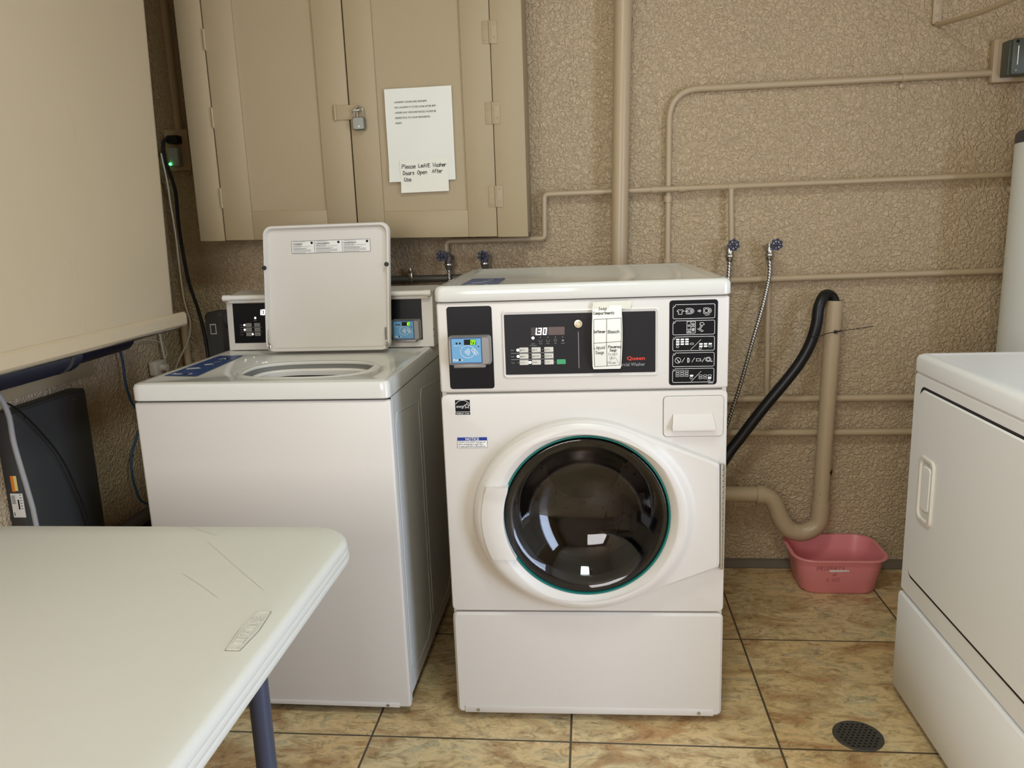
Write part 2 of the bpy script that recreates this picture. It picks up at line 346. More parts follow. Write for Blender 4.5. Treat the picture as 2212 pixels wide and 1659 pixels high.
# single-stroke hand lettering, 4 wide x 6 high, x-height 4
G = {'P': '0,0 0,6 2.6,6 3.2,4.6 2.4,3.2 0,3', 'l': '1,6 1,.4 1.8,0', 'e': '0,2 3,2.2 2.4,3.8 .8,3.8 0,2 .6,.3 2,0 3.2,.7', 'a': '3,3.6 1.2,4 0,2 .6,.2 2.4,.6 3,3.6 3,.4 3.6,0',
     's': '2.8,3.6 1,4 .4,2.8 2.4,1.6 2,.2 0,.2', 'L': '0,6 0,0 3.2,.3', 'E': '3,6 0,6 0,0 3,0|0,3 2.4,3', 'A': '0,0 1.8,6 3.4,0|.6,2.3 2.8,2.3', 'V': '0,6 1.6,0 3.4,6',
     'W': '0,6 .9,0 2,4.6 3.2,0 4.4,6', 'h': '0,6 0,0|0,2.4 1.6,4 2.8,3 2.9,0', 'r': '0,4 .2,0|.1,2.4 1.4,4 2.6,3.8', 'D': '.4,0 .4,6|0,6 2.2,5.6 3.4,3.2 2.4,.6 .2,0', 'o': '1.5,4 .1,2.4 .6,.2 2.4,.2 2.9,2.4 1.5,4',
     'O': '1.8,6 .1,3.6 .6,.6 2.4,0 3.8,2.6 3.2,5.4 1.8,6', 'p': '.2,4 0,-2.4|.2,3 1.8,4 3,2.6 2,.4 .2,.6', 'n': '0,4 .1,0|.1,2.6 1.6,4 2.7,3 2.8,0', 'F': '0,0 .2,6 3,6|.1,3.2 2.2,3.2', 't': '1.2,6 1.1,.3 2,0|0,4.2 2.4,4.3',
     'f': '2.6,5.6 1.6,6 1,4.6 .9,0|0,3.3 2,3.4', 'U': '0,6 .2,1 1.6,0 3,1 3.2,6', 'S': '3,5.4 1.4,6 .3,4.6 2.8,2 2,.1 0,.6', 'C': '3.2,5.2 1.6,6 .1,3.2 1.2,.2 3.3,.7', 'm': '0,4 .1,0|.1,2.8 1.2,4 1.9,3 2,0|2,2.8 3.1,4 3.9,3 4,0',
     'i': '.8,4 .8,0|.8,5.4 .85,5.6', 'q': '3,3.8 1.2,4 .1,2 1.2,.2 3,1|3,4 3,-2.4 3.7,-1.8', 'u': '0,4 .2,.6 1.6,0 2.8,1|2.9,4 3,0', 'd': '3,2.6 1.4,3.4 .1,1.6 1.2,.1 2.9,.8|3,6 3,0', 'B': '0,0 0,6 2.4,5.6 2.4,3.6 0,3.2 2.9,2.6 2.7,.4 0,0',
     'c': '2.7,3.5 1.2,4 .1,2 1.1,.1 2.8,.6', 'b': '.2,6 .2,0|.2,2.8 1.8,3.9 3,2 1.8,.1 .2,.6', 'w': '0,4 .9,0 1.9,3 2.9,0 3.8,4', 'N': '0,0 .2,6 3,0 3.3,6', 'Y': '0,6 1.6,3 3.3,6|1.6,3 1.5,0', 'R': '0,0 0,6 2.6,5.8 2.8,3.8 0,3 3.2,0', 'T': '0,6 3.6,6|1.8,6 1.7,0', ' ': '', '/': '0,0 2,6', 'k': '0,6 0,0|2.6,4 .2,1.8 2.8,0', 'M': '0,0 .4,6 2,2 3.6,6 4,0'}
def hand(txt, u, z, h, slant=.08, jit=.03, gap=1.25):
    out = []; x = u; k = h / 6
    for ch in txt:
        g = G.get(ch, ''); dz = random.uniform(-jit, jit) * h; w = 0
        for pl in g.split('|'):
            if not pl: continue
            pts = [tuple(map(float, q.split(','))) for q in pl.split()]; w = max(w, max(q[0] for q in pts))
            out.append([(x + (a + slant * b) * k, z + b * k + dz) for a, b in pts])
        x += ((w if w else 2.4) + gap) * k
    return out

# ------------------------------------------------------------------ room shell
XL, XR, YF, ZC = -1.5, 1.86, -4.25, 2.42
fl = MB().box(XL - .1, XR + .1, YF - .1, .1, -.1, 0).build('floor', M_FLOOR, smooth=0)
# keep the floor material's object coordinates equal to room coordinates
for v in fl.data.vertices: v.co += fl.location
fl.location = (0, 0, 0); struct(fl)
struct(MB().box(XL - .1, XR + .1, 0, .12, 0, ZC).build('wall_back', M_WALL, smooth=0))
struct(MB().box(XL - .12, XL, YF, 0, 0, ZC).build('wall_left', M_WALL, smooth=0))
w = MB(); w.box(XR, XR + .12, YF, SIDE[0], 0, ZC); w.box(XR, XR + .12, SIDE[1], 0, 0, ZC); w.box(XR, XR + .12, SIDE[0], SIDE[1], SIDE[2], ZC)
struct(w.build('wall_right', M_WALL, smooth=0))
w = MB(); w.box(XL - .12, DOOR[0], YF - .12, YF, 0, ZC); w.box(DOOR[1], XR + .12, YF - .12, YF, 0, ZC); w.box(DOOR[0], DOOR[1], YF - .12, YF, DOOR[3], ZC); w.box(DOOR[0], DOOR[1], YF - .12, YF, 0, DOOR[2])
struct(w.build('wall_front', M_WALL, smooth=0))
struct(MB().box(XL - .12, XR + .12, YF - .12, .12, ZC, ZC + .1).build('ceiling', M_CEIL, smooth=0))
struct(MB().box(-4, 6, YF - 4, 2, -.14, -.101).build('ground', M_GROUND, smooth=0))
b = MB(); b.loft([[(XL, -.022, 0), (XL, -.012, .022), (XL, 0, .028), (XL, 0, 0)], [(XR, -.022, 0), (XR, -.012, .022), (XR, 0, .028), (XR, 0, 0)]], True, True)
struct(b.build('baseboard_back', M_GROUT, smooth=0))
struct(MB().box(XL, XL + .014, -1.75, -.56, .866, .935, .002).build('trim_1', M_CAB))

# ------------------------------------------------------------------ ceiling lamp
t = thing('ceiling_light', 'square white ceiling light with glowing diffuser above the washers', 'ceiling light', (.10, -1.70, ZC))
b = MB(); b.box(-.2, .2, -.2, .2, -.03, 0, .006); b.build('housing', M_WPL, t)
MB().box(-.17, .17, -.17, .17, -.05, -.03, .008).build('diffuser', M_LAMP, t)

# ------------------------------------------------------------------ card reader (used on both washers)
def card_reader(parent, u0, u1, z0, z1, yb, digits, tilt=0.):
    w = u1 - u0; h = z1 - z0; yf = yb - .024
    b = MB(); L = []
    for ins, y in ((0, yb), (0, yf + .008), (.004, yf), ):
        L.append([(u, y, z) for u, z in rr(u0 + ins, u1 - ins, z0 + ins, z1 - ins, .008, 5)])
    b.loft(L, True, True); b.box(u0 + .012, u1 - .014, yf + .004, yb, z0 - .006, z0 + .003, .002)
    r = b.build('card_reader', M_READER, parent)
    a0, a1, c0, c1 = u0 + .09 * w, u0 + .78 * w, z0 + .10 * h, z1 - .06 * h
    MB().rplate(a0 - .001, a1 + .002, c0 - .001, c1 + .001, .002, yf - .0012, yf, .0004).build('reader_trim', M_RDARK, r)
    MB().rplate(a0 + .001, a1, c0 + .001, c1 - .001, .0015, yf - .002, yf - .001, .0003).build('reader_face', M_RBLUE, r)
    y = yf - .0024; W = a1 - a0; H = c1 - c0; X = lambda s: a0 + s * W; Z = lambda s: c0 + s * H
    b = MB(); b.ink([circ(X(.55), Z(.46), .24 * W, 30, rz=.25 * H)], .0008, y)
    for k, q in enumerate((.04, .075, .11, .145)): b.ink([circ(X(.42), Z(.45), q * W * 1.3, 8, -38, 38, rz=q * H * 1.6)], .0012, y)
    b.ink([[(X(.70), Z(.56)), (X(.78), Z(.56)), (X(.86), Z(.46)), (X(.91), Z(.34))], [(X(.68), Z(.50)), (X(.74), Z(.42)), (X(.80), Z(.36)), (X(.84), Z(.30))], [(X(.70), Z(.56)), (X(.68), Z(.50))], [(X(.74), Z(.49)), (X(.84), Z(.37))]], .0011, y)
    b.text('Aax', .0088, X(.04), Z(.09), y, bold=.03, xs=.95); b.text('n', .0088, X(.315), Z(.09), y, bold=.03)
    b.ink([[(X(.1), Z(.70)), (X(.22), Z(.70))], [(X(.27), Z(.70)), (X(.33), Z(.70))]], .0007, y)
    b.build('printed_marks', M_INKW, r)
    b = MB(); b.disc(X(.272), Z(.135), .0024, y - .0002); b.disc(X(.19), Z(.80), .0024, y); b.disc(X(.30), Z(.80), .0024, y)
    b.disc(X(.92), Z(.66), .0016, y); b.quad(X(.44), X(.84), Z(.73), Z(.95), y); b.build('sensor_dots', M_BLACK, r)
    b = MB(); hh = .16 * H
    b.ink(SEG(digits[0], X(.66), Z(.76), .052 * W, hh) + SEG(digits[1], X(.75), Z(.76), .052 * W, hh), .0013, y - .0004)
    b.build('lit_digits', M_LEDG, r)
    return r
def top_sticker(parent, pts, z):
    """blue instruction sticker lying on a lid; pts are the four corners, front left first"""
    P = [Vector((*p, 0)) for p in pts]
    def f(a, b_, dz=0.):
        q = P[0] * (1 - a) * (1 - b_) + P[1] * a * (1 - b_) + P[2] * a * b_ + P[3] * (1 - a) * b_
        return Vector((q.x, q.y, z + .0006 + dz))
    s = MB().quad(0, 1, 0, 1, 0, f).build('blue_sticker', M_NAVY, parent)
    g = lambda a, b_: f(a, b_, .0004)
    b = MB(); b.text('Aax', .19, .16, .05, 0, bold=.03, f=lambda a, q: g(a, .05 + (q - .05) * .5)); b.text('n', .19, .66, .05, 0, bold=.03, f=lambda a, q: g(a, .05 + (q - .05) * .5))
    b.ink([[(.2, .33), (.5, .37)], [(.25, .29), (.6, .33)], [(.45, .52), (.62, .56)], [(.5, .49), (.7, .53)], [(.52, .78), (.62, .84), (.7, .79)], [(.6, .62), (.75, .66)]], .025, 0, g)
    b.build('sticker_print', M_INKW, s)
    b = MB(); b.add([g(.575 + .045 * math.cos(q * PI / 6), .075 + .02 * math.sin(q * PI / 6)) for q in range(12)], [tuple(range(12))]); b.ink([[(.55, .58), (.8, .66)], [(.66, .84), (.8, .80)]], .03, 0, g); b.build('sticker_marks', M_BLACK, s)

# ------------------------------------------------------------------ front-loading washer
FL = thing('front_load_washer', 'white front-loading washer with round smoked glass door in the middle', 'washing machine', (.0035, -.9526, 0), .0184)
W2, D = .340, .6835
b = MB(); b.box(-W2 + .002, -W2 + .012, .012, D, .0196, 1.09); b.box(W2 - .012, W2 - .002, .012, D, .0196, 1.09); b.box(-W2 + .002, W2 - .002, D - .01, D, .0196, 1.09); b.box(-W2 + .002, W2 - .002, .02, D, .0196, .03)
b.box(-W2 + .004, W2 - .004, .022, .034, .868, .884); b.box(-W2 + .004, W2 - .004, .022, .034, .296, .318)
b.build('cabinet_body', M_WHITE, FL, smooth=0)
# top lid with a shallow raised border
b = MB(); o_ = lambda i, z: [(u, v, z) for u, v in rr(-W2 - .003 + i, W2 + .003 - i, -.006 + i, D - i, .018, 5)]
b.loft([o_(.002, 1.098), o_(0, 1.101), o_(0, 1.124), o_(.003, 1.131), o_(.009, 1.1348), o_(.024, 1.1348), o_(.032, 1.1305)], True, True)
b.build('top_lid', M_TOP, FL)
top_sticker(FL, [(-.290, .050), (-.200, .050), (-.196, .272), (-.287, .285)], 1.1306)
b = MB(); b.box(-W2, W2, 0, .03, .879, 1.0955, .006, 3)
b.build('control_fascia', M_WHITE, FL)
b = MB(); b.rplate(-W2, W2, .0196, .3045, .014, -.002, .022, .006); fp = b.build('base_panel', M_WHITE, FL)
b = MB(); b.box(-W2 + .02, W2 - .02, -.0045, 0, .0215, .040, .002); b.build('kick_edge', M_WHITE, fp)
for u in (-.285, .283):
    b = MB(); b.lathe([(.0001, -.0065), (.004, -.0065), (.0048, -.004)], (u, 0, .030), 'y', 16, cap=False); b.build('screw', M_CHROME, fp)
for sx in (-1, 1):
    for v in (.06, .62): MB().cyl((sx * .28, v, 0), (sx * .28, v, .03), .022, .018, 16).build('foot', M_RUB, FL)
# front panel with the round opening
GC = (.003, .571); N = 432
def radial(poly):
    out = []
    for k in range(N):
        a = 2 * PI * k / N; d = Vector((math.cos(a), math.sin(a))); best = None
        for i in range(len(poly)):
            p = Vector(poly[i]) - Vector(GC); q = Vector(poly[(i + 1) % len(poly)]) - Vector(GC); e = q - p
            den = d.x * e.y - d.y * e.x
            if abs(den) < 1e-12: continue
            t = (p.x * e.y - p.y * e.x) / den; s = (p.x * d.y - p.y * d.x) / den
            if t > 0 and -1e-6 <= s <= 1 + 1e-6: best = t if best is None else max(best, t)
        out.append(best)
    return out
def ring(rads, y): return [(GC[0] + r * math.cos(2 * PI * k / N), y, GC[1] + r * math.sin(2 * PI * k / N)) for k, r in enumerate(rads)]
rect = lambda i: radial(rr(-W2 + i, W2 - i, .309 + i, .8745 - i, .012, 6))
b = MB(); b.loft([ring(rect(0), .022), ring(rect(0), .004), ring(rect(.002), .0006), ring(rect(.005), 0), ring([.212] * N, 0), ring([.206] * N, .006), ring([.20] * N, .03)])
b.build('front_panel', M_WHITE, FL)
# door
EA, EB, EC = .268, .2435, (-.005, .569)
ell = [(EC[0] + EA * math.cos(2 * PI * k / 180), EC[1] + EB * math.sin(2 * PI * k / 180)) for k in range(180)]
hinge_pts = [(.318, .703), (.3215, .700), (.3225, .694), (.3265, .445), (.3245, .438), (.320, .435)]
def hull(pts):
    pts = sorted(set(pts)); cr = lambda o, a, c: (a[0] - o[0]) * (c[1] - o[1]) - (a[1] - o[1]) * (c[0] - o[0])
    lo, up = [], []
    for p in pts:
        while len(lo) > 1 and cr(lo[-2], lo[-1], p) <= 0: lo.pop()
        lo.append(p)
    for p in reversed(pts):
        while len(up) > 1 and cr(up[-2], up[-1], p) <= 0: up.pop()
        up.append(p)
    return lo[:-1] + up[:-1]
HU = radial(hull(ell + hinge_pts)); EL = radial(ell)
mn = lambda A, d, B=None: [min(x - d, (B[i] if B else 9)) for i, x in enumerate(A)]
b = MB()
b.loft([ring(HU, -.0005), ring(mn(HU, 0), -.012), ring(mn(HU, .003), -.0200), ring(mn(HU, .010), -.0240), ring(mn(HU, .013, [e + .006 for e in EL]), -.0245), ring(mn(EL, .006), -.029),
        ring(mn(EL, .014), -.036), ring(mn(EL, .022), -.0395), ring(mn(EL, .030), -.0400), ring([.2230] * N, -.0400), ring([.2190] * N, -.0385), ring([.204] * N, -.022), ring([.203] * N, -.002)])
door = b.build('door', M_WHITE, FL, smooth=28)
b = MB(); b.lathe([(.2045, -.012), (.2045, -.020), (.2035, -.0245), (.2000, -.0245), (.1985, -.021), (.1985, -.010)], (GC[0], 0, GC[1]), 'y', 96); b.build('gasket', M_TEAL, door)
OUTP = [(.1975, -.012), (.1975, -.0215), (.194, -.0245), (.186, -.0235), (.174, -.016), (.158, .000), (.140, .020), (.118, .038), (.090, .051), (.055, .059), (.025, .062), (.0002, .063)]
b = MB(); b.lathe(OUTP + [(.0002, .068), (.025, .067), (.056, .064), (.092, .056), (.121, .0425), (.144, .024), (.162, .004), (.177, -.011), (.187, -.0185), (.1925, -.0185), (.1935, -.012)], (GC[0], 0, GC[1]), 'y', 96)
b.build('glass', M_GLASS, door, smooth=60)
b = MB(); b.lathe([(.2015, -.008), (.196, -.006), (.178, .002), (.170, .010), (.185, .012), (.2, .012), (.2015, 0)], (GC[0], 0, GC[1]), 'y', 72); b.build('inner_rim', M_RUB, door)
# grip on the left of the ring
b = MB(); out_, inn = [], []
for k in range(13):
    z = .655 - (.655 - .468) * k / 12; s = max(-.999, min(.999, (z - EC[1]) / EB))
    out_.append((EC[0] - (EA - .018) * math.sqrt(1 - s * s), z)); q = (z - GC[1]) / .199
    inn.append((GC[0] - .199 * math.sqrt(1 - q * q) - (.0 if k else .004), z))
L = []
for k in range(13):
    e = 1 if k in (0, 12) else 0; th = .050 if k < 2 else .0455; (a, z), (c, _) = out_[k], inn[k]
    L.append([(a - .002, -.030, z), (a + .006, -th + .0035, z), (a + .02, -th, z), (c - .006, -th - (.002 if k == 0 else 0), z), (c, -th + .003, z), (c, -.020, z)])
b.loft(L, True, True); b.build('handle', M_WHITE, door)
b = MB()
for k in range(19):
    z = .695 - k * .0142; b.box(.3275, .3355, -.0100, 0, z - .0128, z, .0012, 1)
b.cyl((.3262, -.010, .697), (.3300, -.010, .430), .0034, n=10); b.build('piano_hinge', M_CHROME, FL)
# drum behind the glass
b = MB(); b.lathe([(.205, .012), (.192, .010), (.176, .016), (.166, .04), (.160, .07), (.156, .09), (.19, .10), (.24, .105)], (GC[0], 0, GC[1]), 'y', 72); b.build('door_boot', M_RUB, FL)
b = MB(); b.lathe([(.235, .10), (.24, .13), (.24, .40), (.22, .43), (.12, .44), (.10, .425), (.0002, .42)], (GC[0], 0, GC[1]), 'y', 96)
dr = b.build('drum', M_DRUM, FL)
for k in range(3):
    b = MB(); a = math.radians(90 + 120 * k); ca, sa = math.cos(a), math.sin(a)
    L = []
    for y in (.13, .16, .38, .41):
        hgt = .018 if y in (.13, .41) else .055
        L.append([(GC[0] + ca * (.238 - d) - sa * s, y, GC[1] + sa * (.238 - d) + ca * s) for s, d in ((-.035, 0), (-.014, hgt), (.014, hgt), (.035, 0))])
    b.loft(L, True, True); b.build('drum_lifter', M_DRUM, dr)
b = MB()
for rr_ in (.13, .16, .19):
    for k in range(26):
        a = 2 * PI * (k + rr_ * 50) / 26; b.disc(GC[0] + rr_ * math.cos(a), GC[1] + rr_ * math.sin(a), .003, .4345 if rr_ > .125 else .43, 8)
for k in range(30):
    for j in range(6):
        a = 2 * PI * (k + .5 * (j % 2)) / 30; y = .15 + j * .045; c_ = Vector((GC[0] + .2388 * math.cos(a), y, GC[1] + .2388 * math.sin(a)))
        tx = Vector((-math.sin(a), 0, math.cos(a))); b.add([c_ + tx * .003 * math.cos(q * PI / 3) + Vector((0, .003 * math.sin(q * PI / 3), 0)) for q in range(6)], [tuple(range(6))])
o = b.build('drum_holes', M_DHOLE, dr); o['kind'] = 'stuff'
# card reader and its black panel
b = MB(); b.rplate(-.3155, -.2085, .8885, 1.0865, .007, -.0012, .001, .0004); b.build('reader_panel', M_BLACK, FL)
card_reader(FL, -.3135, -.2115, .949, 1.019, -.001, '09')
# control panel
b = MB()
b.loft([[(u, y, z) for u, z in rr(-.186 + i, .180 - i, .9125 + i, 1.0735 - i, .008)] for i, y in ((0, .001), (0, -.0015), (.003, -.0035), (.006, -.0015))], False, True)
b.build('panel_surround', M_WHITE, FL)
CP = MB().rplate(-.1795, .1715, .9215, 1.0645, .001, -.0036, .0, .0002, 1).build('control_panel', M_PANEL, FL); y = -.0041
b = MB().quad(-.117, -.073, 1.0145, 1.0335, y); b.build('display_window', M_LCD2, CP); b = MB().quad(-.076, -.0385, 1.0145, 1.0335, y - .0001); b.build('display_filter', M_LCD, CP)
b = MB(); b.ink(SEG('1', -.1095, 1.0165, .004, .0145) + SEG('3', -.1005, 1.0165, .0062, .0145) + SEG('0', -.0885, 1.0165, .0062, .0145), .0022, y - .0006)
b.disc(-.1035, 1.0165, .0014, y - .0006)
for u, z in ((-.113, 1.0085), (-.1495, .9805), (-.1495, .9655), (-.1215, .9505)): b.disc(u, z, .0033, y - .0006)
b.build('lit_indicators', M_LEDW, CP)
bt = 0
for j, z in enumerate((.9805, .9655, .9505)):
    for i, u in enumerate((-.1355, -.1065, -.0765)):
        o = MB().rplate(u - .0108, u + .0108, z - .0058, z + .0058, .0015, y - .0012, y + .0004, .0004).build('button', M_BTN, CP)
        tx = (('REGULAR', 'DELUXE', 'ULTRA'), ('NORMAL', 'PERM PRESS', 'DELICATES'), ('COLD', 'WARM', 'HOT'))[j][i]
        q = MB(); q.text(tx, .0034, u - .002 if len(tx) < 9 else u + .001, z - .0012, y - .0016, 'CENTER', xs=.72)
        q.ink([[(u - .0095, z + .0025), (u - .009, z - .0025), (u - .0065, z - .0025), (u - .006, z + .0025)]] if j < 2 else [[(u - .008, z - .003), (u - .008, z + .003)]], .0006, y - .0016); q.build('button_print', M_INKK, o)
MB().rplate(-.0585, -.0375, .9447, .9563, .0015, y - .0012, y + .0004, .0004).build('start_button', M_GREEN, CP)
b = MB()
for i, (u, s) in enumerate(((-.113, 'SELECT'), (-.0955, 'WASH'), (-.078, 'RINSE'), (-.0605, 'SPIN'), (-.043, 'DOOR'))):
    b.text(s, .0034, u, .9935, y - .0002, 'CENTER', xs=.8)
    if i: b.disc(u, 1.0095, .0011, y - .0002, 8)
    if i in (1, 2): b.ink([[(u - .004, 1.0045), (u - .0032, .9995), (u + .0032, .9995), (u + .004, 1.0045)]], .0005, y - .0002)
    if i == 3: b.ink([circ(u, 1.002, .003, 12)], .0006, y - .0002)
    if i == 4: b.quad(u - .002, u + .002, .9995, 1.003, y - .0002)
b.text('CYCLE/START', .0034, -.113, .9895, y - .0002, 'CENTER', xs=.8)
for s, z in (('Wash', .979), ('Cycle', .964), ('Temp', .949)): b.text(s, .0040, -.1665, z, y - .0002, xs=.85)
b.ink([[(-.166, .973), (-.065, .973)], [(-.166, .958), (-.065, .958)]], .0009, y - .0002)
for z in (.9805, .9655, .9505):
    for u in (-.1215, -.0915): 
        if not (z < .96 and u < -.12): b.disc(u, z, .001, y - .0002, 8)
b.disc(-.0625, .9505, .001, y - .0002, 8); b.disc(-.1495, .9505, .001, y - .0002, 8)
b.ink([[(-.0065, 1.0205), (-.0065, .9345)]], .0012, y - .0002); b.text('Commercial Washer', .0118, .1475, .9370, y - .0002, 'RIGHT', xs=.86)
b.build('panel_print', M_INKG, CP)
b = MB(); b.text('Speed ', .0118, .0900, .9510, y - .0002, 'RIGHT', bold=.055, xs=.9); b.text('Queen', .0122, .1475, .9510, y - .0002, 'RIGHT', bold=.055, xs=1.26); b.build('red_lettering', M_RED, CP)
b = MB(); b.lathe([(.0098, y), (.0092, y - .003), (.006, y - .0036), (.0055, y - .002), (.0042, y - .002), (.0038, y - .0042), (.0001, y - .0042)], (-.0065, 0, 1.0395), 'y', 32); b.build('key_lock', M_BRASS, CP)
b = MB(); b.ink([circ(-.0065, 1.0395, .0105, 28)], .0014, y - .0004); b.build('lock_ring', M_BLACK, CP)
# instruction panel
IP = MB().rplate(.2035, .3135, .8885, 1.0875, .007, -.0012, .001, .0004).build('instruction_panel', M_SIGNB, FL); y = -.0017
b = MB(); x0, x1 = .2115, .3065
for k in range(5):
    zt = 1.0775 - k * .0375; zb = zt - .0325
    pl = [(x0 + .006, zt), *[(x1 - .003 + .003 * math.cos(math.radians(a)), zt - .003 + .003 * math.sin(math.radians(a))) for a in (90, 45, 0)], *[(x1 - .003 + .003 * math.cos(math.radians(a)), zb + .003 + .003 * math.sin(math.radians(a))) for a in (0, -45, -90)],
          *[(x0 + .003 - .003 * math.sin(math.radians(a)), zb + .003 - .003 * math.cos(math.radians(a))) for a in (0, 45, 90)], (x0, zt - .006), (x0 + .0045, zt - .0065 + .002), (x0 + .006, zt)]
    b.ink([pl], .0009, y); b.text(str(k + 1), .0050, x0 + .0003, zt - .004, y, xs=.9)
zc = 1.062
b.ink([[(.224, zc + .004), (.2205, zc + .001), (.222, zc - .001), (.224, zc), (.224, zc - .007), (.232, zc - .007), (.232, zc), (.234, zc - .001), (.2355, zc + .001), (.232, zc + .004), (.2295, zc + .003), (.2265, zc + .003), (.224, zc + .004)]], .0008, y)
for u in (.2475, .287):
    b.ink([rrl(u - .006, u + .006, zc - .0065, zc + .0065, .001, 1), circ(u, zc, .0045, 16), circ(u + .006, zc, .0055, 10, -75, 75), circ(u + .006, zc, .003, 10, -75, 75)], .0008, y)
b.ink([[(.2375, zc), (.2485, zc)], [(.268, zc + .001), (.272, zc + .001), (.272, zc + .003), (.275, zc), (.272, zc - .003), (.272, zc - .001), (.268, zc - .001), (.268, zc + .001)], [(.284, zc - .0095), (.289, zc - .0105), (.295, zc - .0085)]], .0008, y)
zc = 1.0245
b.ink([rrl(.2435, .2625, zc - .0135, zc + .0135, .0005, 1), [(.2525, zc - .0135), (.2525, zc + .0135)], [(.2435, zc - .0045), (.2525, zc - .0045)], [(.2525, zc + .0015), (.2625, zc + .0015)], [(.255, zc + .009), (.256, zc + .004), (.2595, zc + .004), (.2605, zc + .009)], [(.2575, zc + .010), (.2575, zc + .006)],
       [(.255, zc - .003), (.256, zc - .009), (.2595, zc - .009), (.2605, zc - .003)], [(.2572, zc - .002), (.2572, zc - .007)], [(.2586, zc - .002), (.2586, zc - .007)], [(.246, zc - .011), (.247, zc - .0075), (.249, zc - .0075), (.2505, zc - .011), (.246, zc - .011)], circ(.248, zc + .004, .002, 10),
       [(.273, zc + .005), (.2735, zc + .010), (.280, zc + .0105), (.283, zc + .006), (.2775, zc + .003), (.273, zc + .007)], [(.275, zc + .003), (.271, zc - .005)], [(.278, zc + .002), (.274, zc - .005)], [(.267, zc - .004), (.274, zc - .005), (.281, zc - .009), (.277, zc - .0105), (.267, zc - .004)]], .0009, y)
def keys(u0, z0, nx, nz, last):
    for j in range(nz):
        for i in range(nx):
            u = u0 + i * .0105; z = z0 - j * .0055
            if last(i, j): b.quad(u, u + .0078, z - .0038, z, y)
            else: b.ink([rrl(u, u + .0078, z - .0038, z, .001, 1)], .0006, y)
z = .9985
keys(.219, z, 3, 3, lambda i, j: True); b.ink([rrl(.2515, .2590, z - .0145, z - .0108, .001, 1), circ(.2225, z - .0185, .0028, 10), [(.2525, z - .0265), (.276, z - .003)], circ(.2745, z - .0235, .0028, 10)], .0007, y); keys(.272, z - .0115, 3, 2, lambda i, j: not (i == 2 and j == 1))
zc = .9475
b.ink([circ(.2235, zc, .0065, 20), [(.219, zc + .0045), (.228, zc - .0045)], [(.221, zc + .003), (.226, zc - .005)], [(.2325, zc - .005), (.239, zc + .0055)], [(.2455, zc - .005), (.2455, zc + .005), (.2485, zc + .005), (.251, zc), (.2485, zc - .005), (.2455, zc - .005)], [(.2475, zc - .004), (.2475, zc + .004)],
       [(.2555, zc - .005), (.262, zc + .0055)], [(.265, zc + .003), (.276, zc + .003)], [(.2665, zc + .003), (.266, zc - .0025), (.275, zc - .0025), (.2745, zc + .003)], [(.275, zc), (.278, zc - .0015)], [(.279, zc - .005), (.2855, zc + .0055)], circ(.293, zc + .001, .006, 18, rz=.005), circ(.293, zc + .001, .0035, 12), [(.297, zc - .003), (.302, zc - .005), (.301, zc - .001)]], .0008, y)
z = .9235
keys(.219, z, 3, 3, lambda i, j: False); b.quad(.2515, .2593, z - .0148, z - .0108, y); b.ink([circ(.2545, z - .0178, .0028, 10), [(.2545, z - .0265), (.277, z - .003)], circ(.2955, z - .0235, .0028, 10)], .0007, y); keys(.272, z - .0115, 3, 2, lambda i, j: i == 2 and j == 1)
b.ink([[(.294, .8925), (.305, .8925)]], .001, y)
b.build('instruction_print', M_INKW, IP)
# dispenser panel with scoop
SP = MB().rplate(.1905, .3305, .7635, .8615, .009, -.0030, .001, .0015).build('dispenser_panel', M_WHITE, FL)
b = MB(); b.loft([[(.209, -.003, .779), (.2115, -.017, .7815), (.3095, -.017, .7815), (.312, -.003, .779)], [(.209, -.003, .786), (.2105, -.0175, .789), (.3105, -.0175, .789), (.312, -.003, .786)], [(.2125, -.003, .819), (.2135, -.0042, .8185), (.3045, -.0042, .8185), (.3055, -.003, .819)]], True, True)
b.build('dispenser_handle', M_WHITE, SP)
b = MB(); b.ink([rrl(.1905, .3305, .7635, .8615, .009, 5)], .0016, -.0004); b.build('dispenser_gap', M_SEAM, SP)
# stickers
ES_ = MB().quad(-.3075, -.2685, .823, .863, -.0006).build('energy_sticker', M_INKW, FL)
b = MB(); b.quad(-.306, -.270, .8325, .8615, -.0010); b.quad(-.306, -.270, .8245, .8315, -.0010); b.build('sticker_field', M_INKK, ES_)
b = MB(); b.ink([circ(-.288, .845, .0180, 24, 25, 155, rz=.0155)], .0010, -.0014); b.text('energy', .0100, -.304, .8425, -.0014, xs=.72, shear=.35)
st = [(-.2775 + (.0068 if k % 2 == 0 else .003) * math.cos(math.radians(90 + 36 * k)), .8465 + (.0068 if k % 2 == 0 else .003) * math.sin(math.radians(90 + 36 * k))) for k in range(10)]
b.ink([st + [st[0]]], .0011, -.0014); b.text('ENERGY STAR', .0058, -.288, .8258, -.0014, 'CENTER', xs=.86); b.build('sticker_print', M_INKW, ES_)
NS = MB().quad(-.3055, -.2315, .7415, .7685, -.0006).build('notice_sticker', M_INKW, FL)
MB().quad(-.305, -.232, .7595, .768, -.0010).build('notice_band', mat('notice_blue', (22, 48, 128), .5), NS)
MB().text('NOTICE', .0092, -.2685, .7605, -.0014, 'CENTER', bold=.03).build('notice_title', M_INKW, NS)
b = MB(); b.text('DOOR LOCK LIGHT must go out', .0050, -.303, .7545, -.0012, bold=.015, xs=.93); b.text('before attempting to open door.', .0050, -.303, .7492, -.0012, bold=.015, xs=.93); b.text('To open, push door in then pull out.', .0050, -.303, .7440, -.0012, bold=.015, xs=.90)
b.ink([[(-.3052, .7593), (-.3052, .7417), (-.2318, .7417), (-.2318, .7593)]], .0006, -.0012); b.build('notice_print', M_INKK, NS)
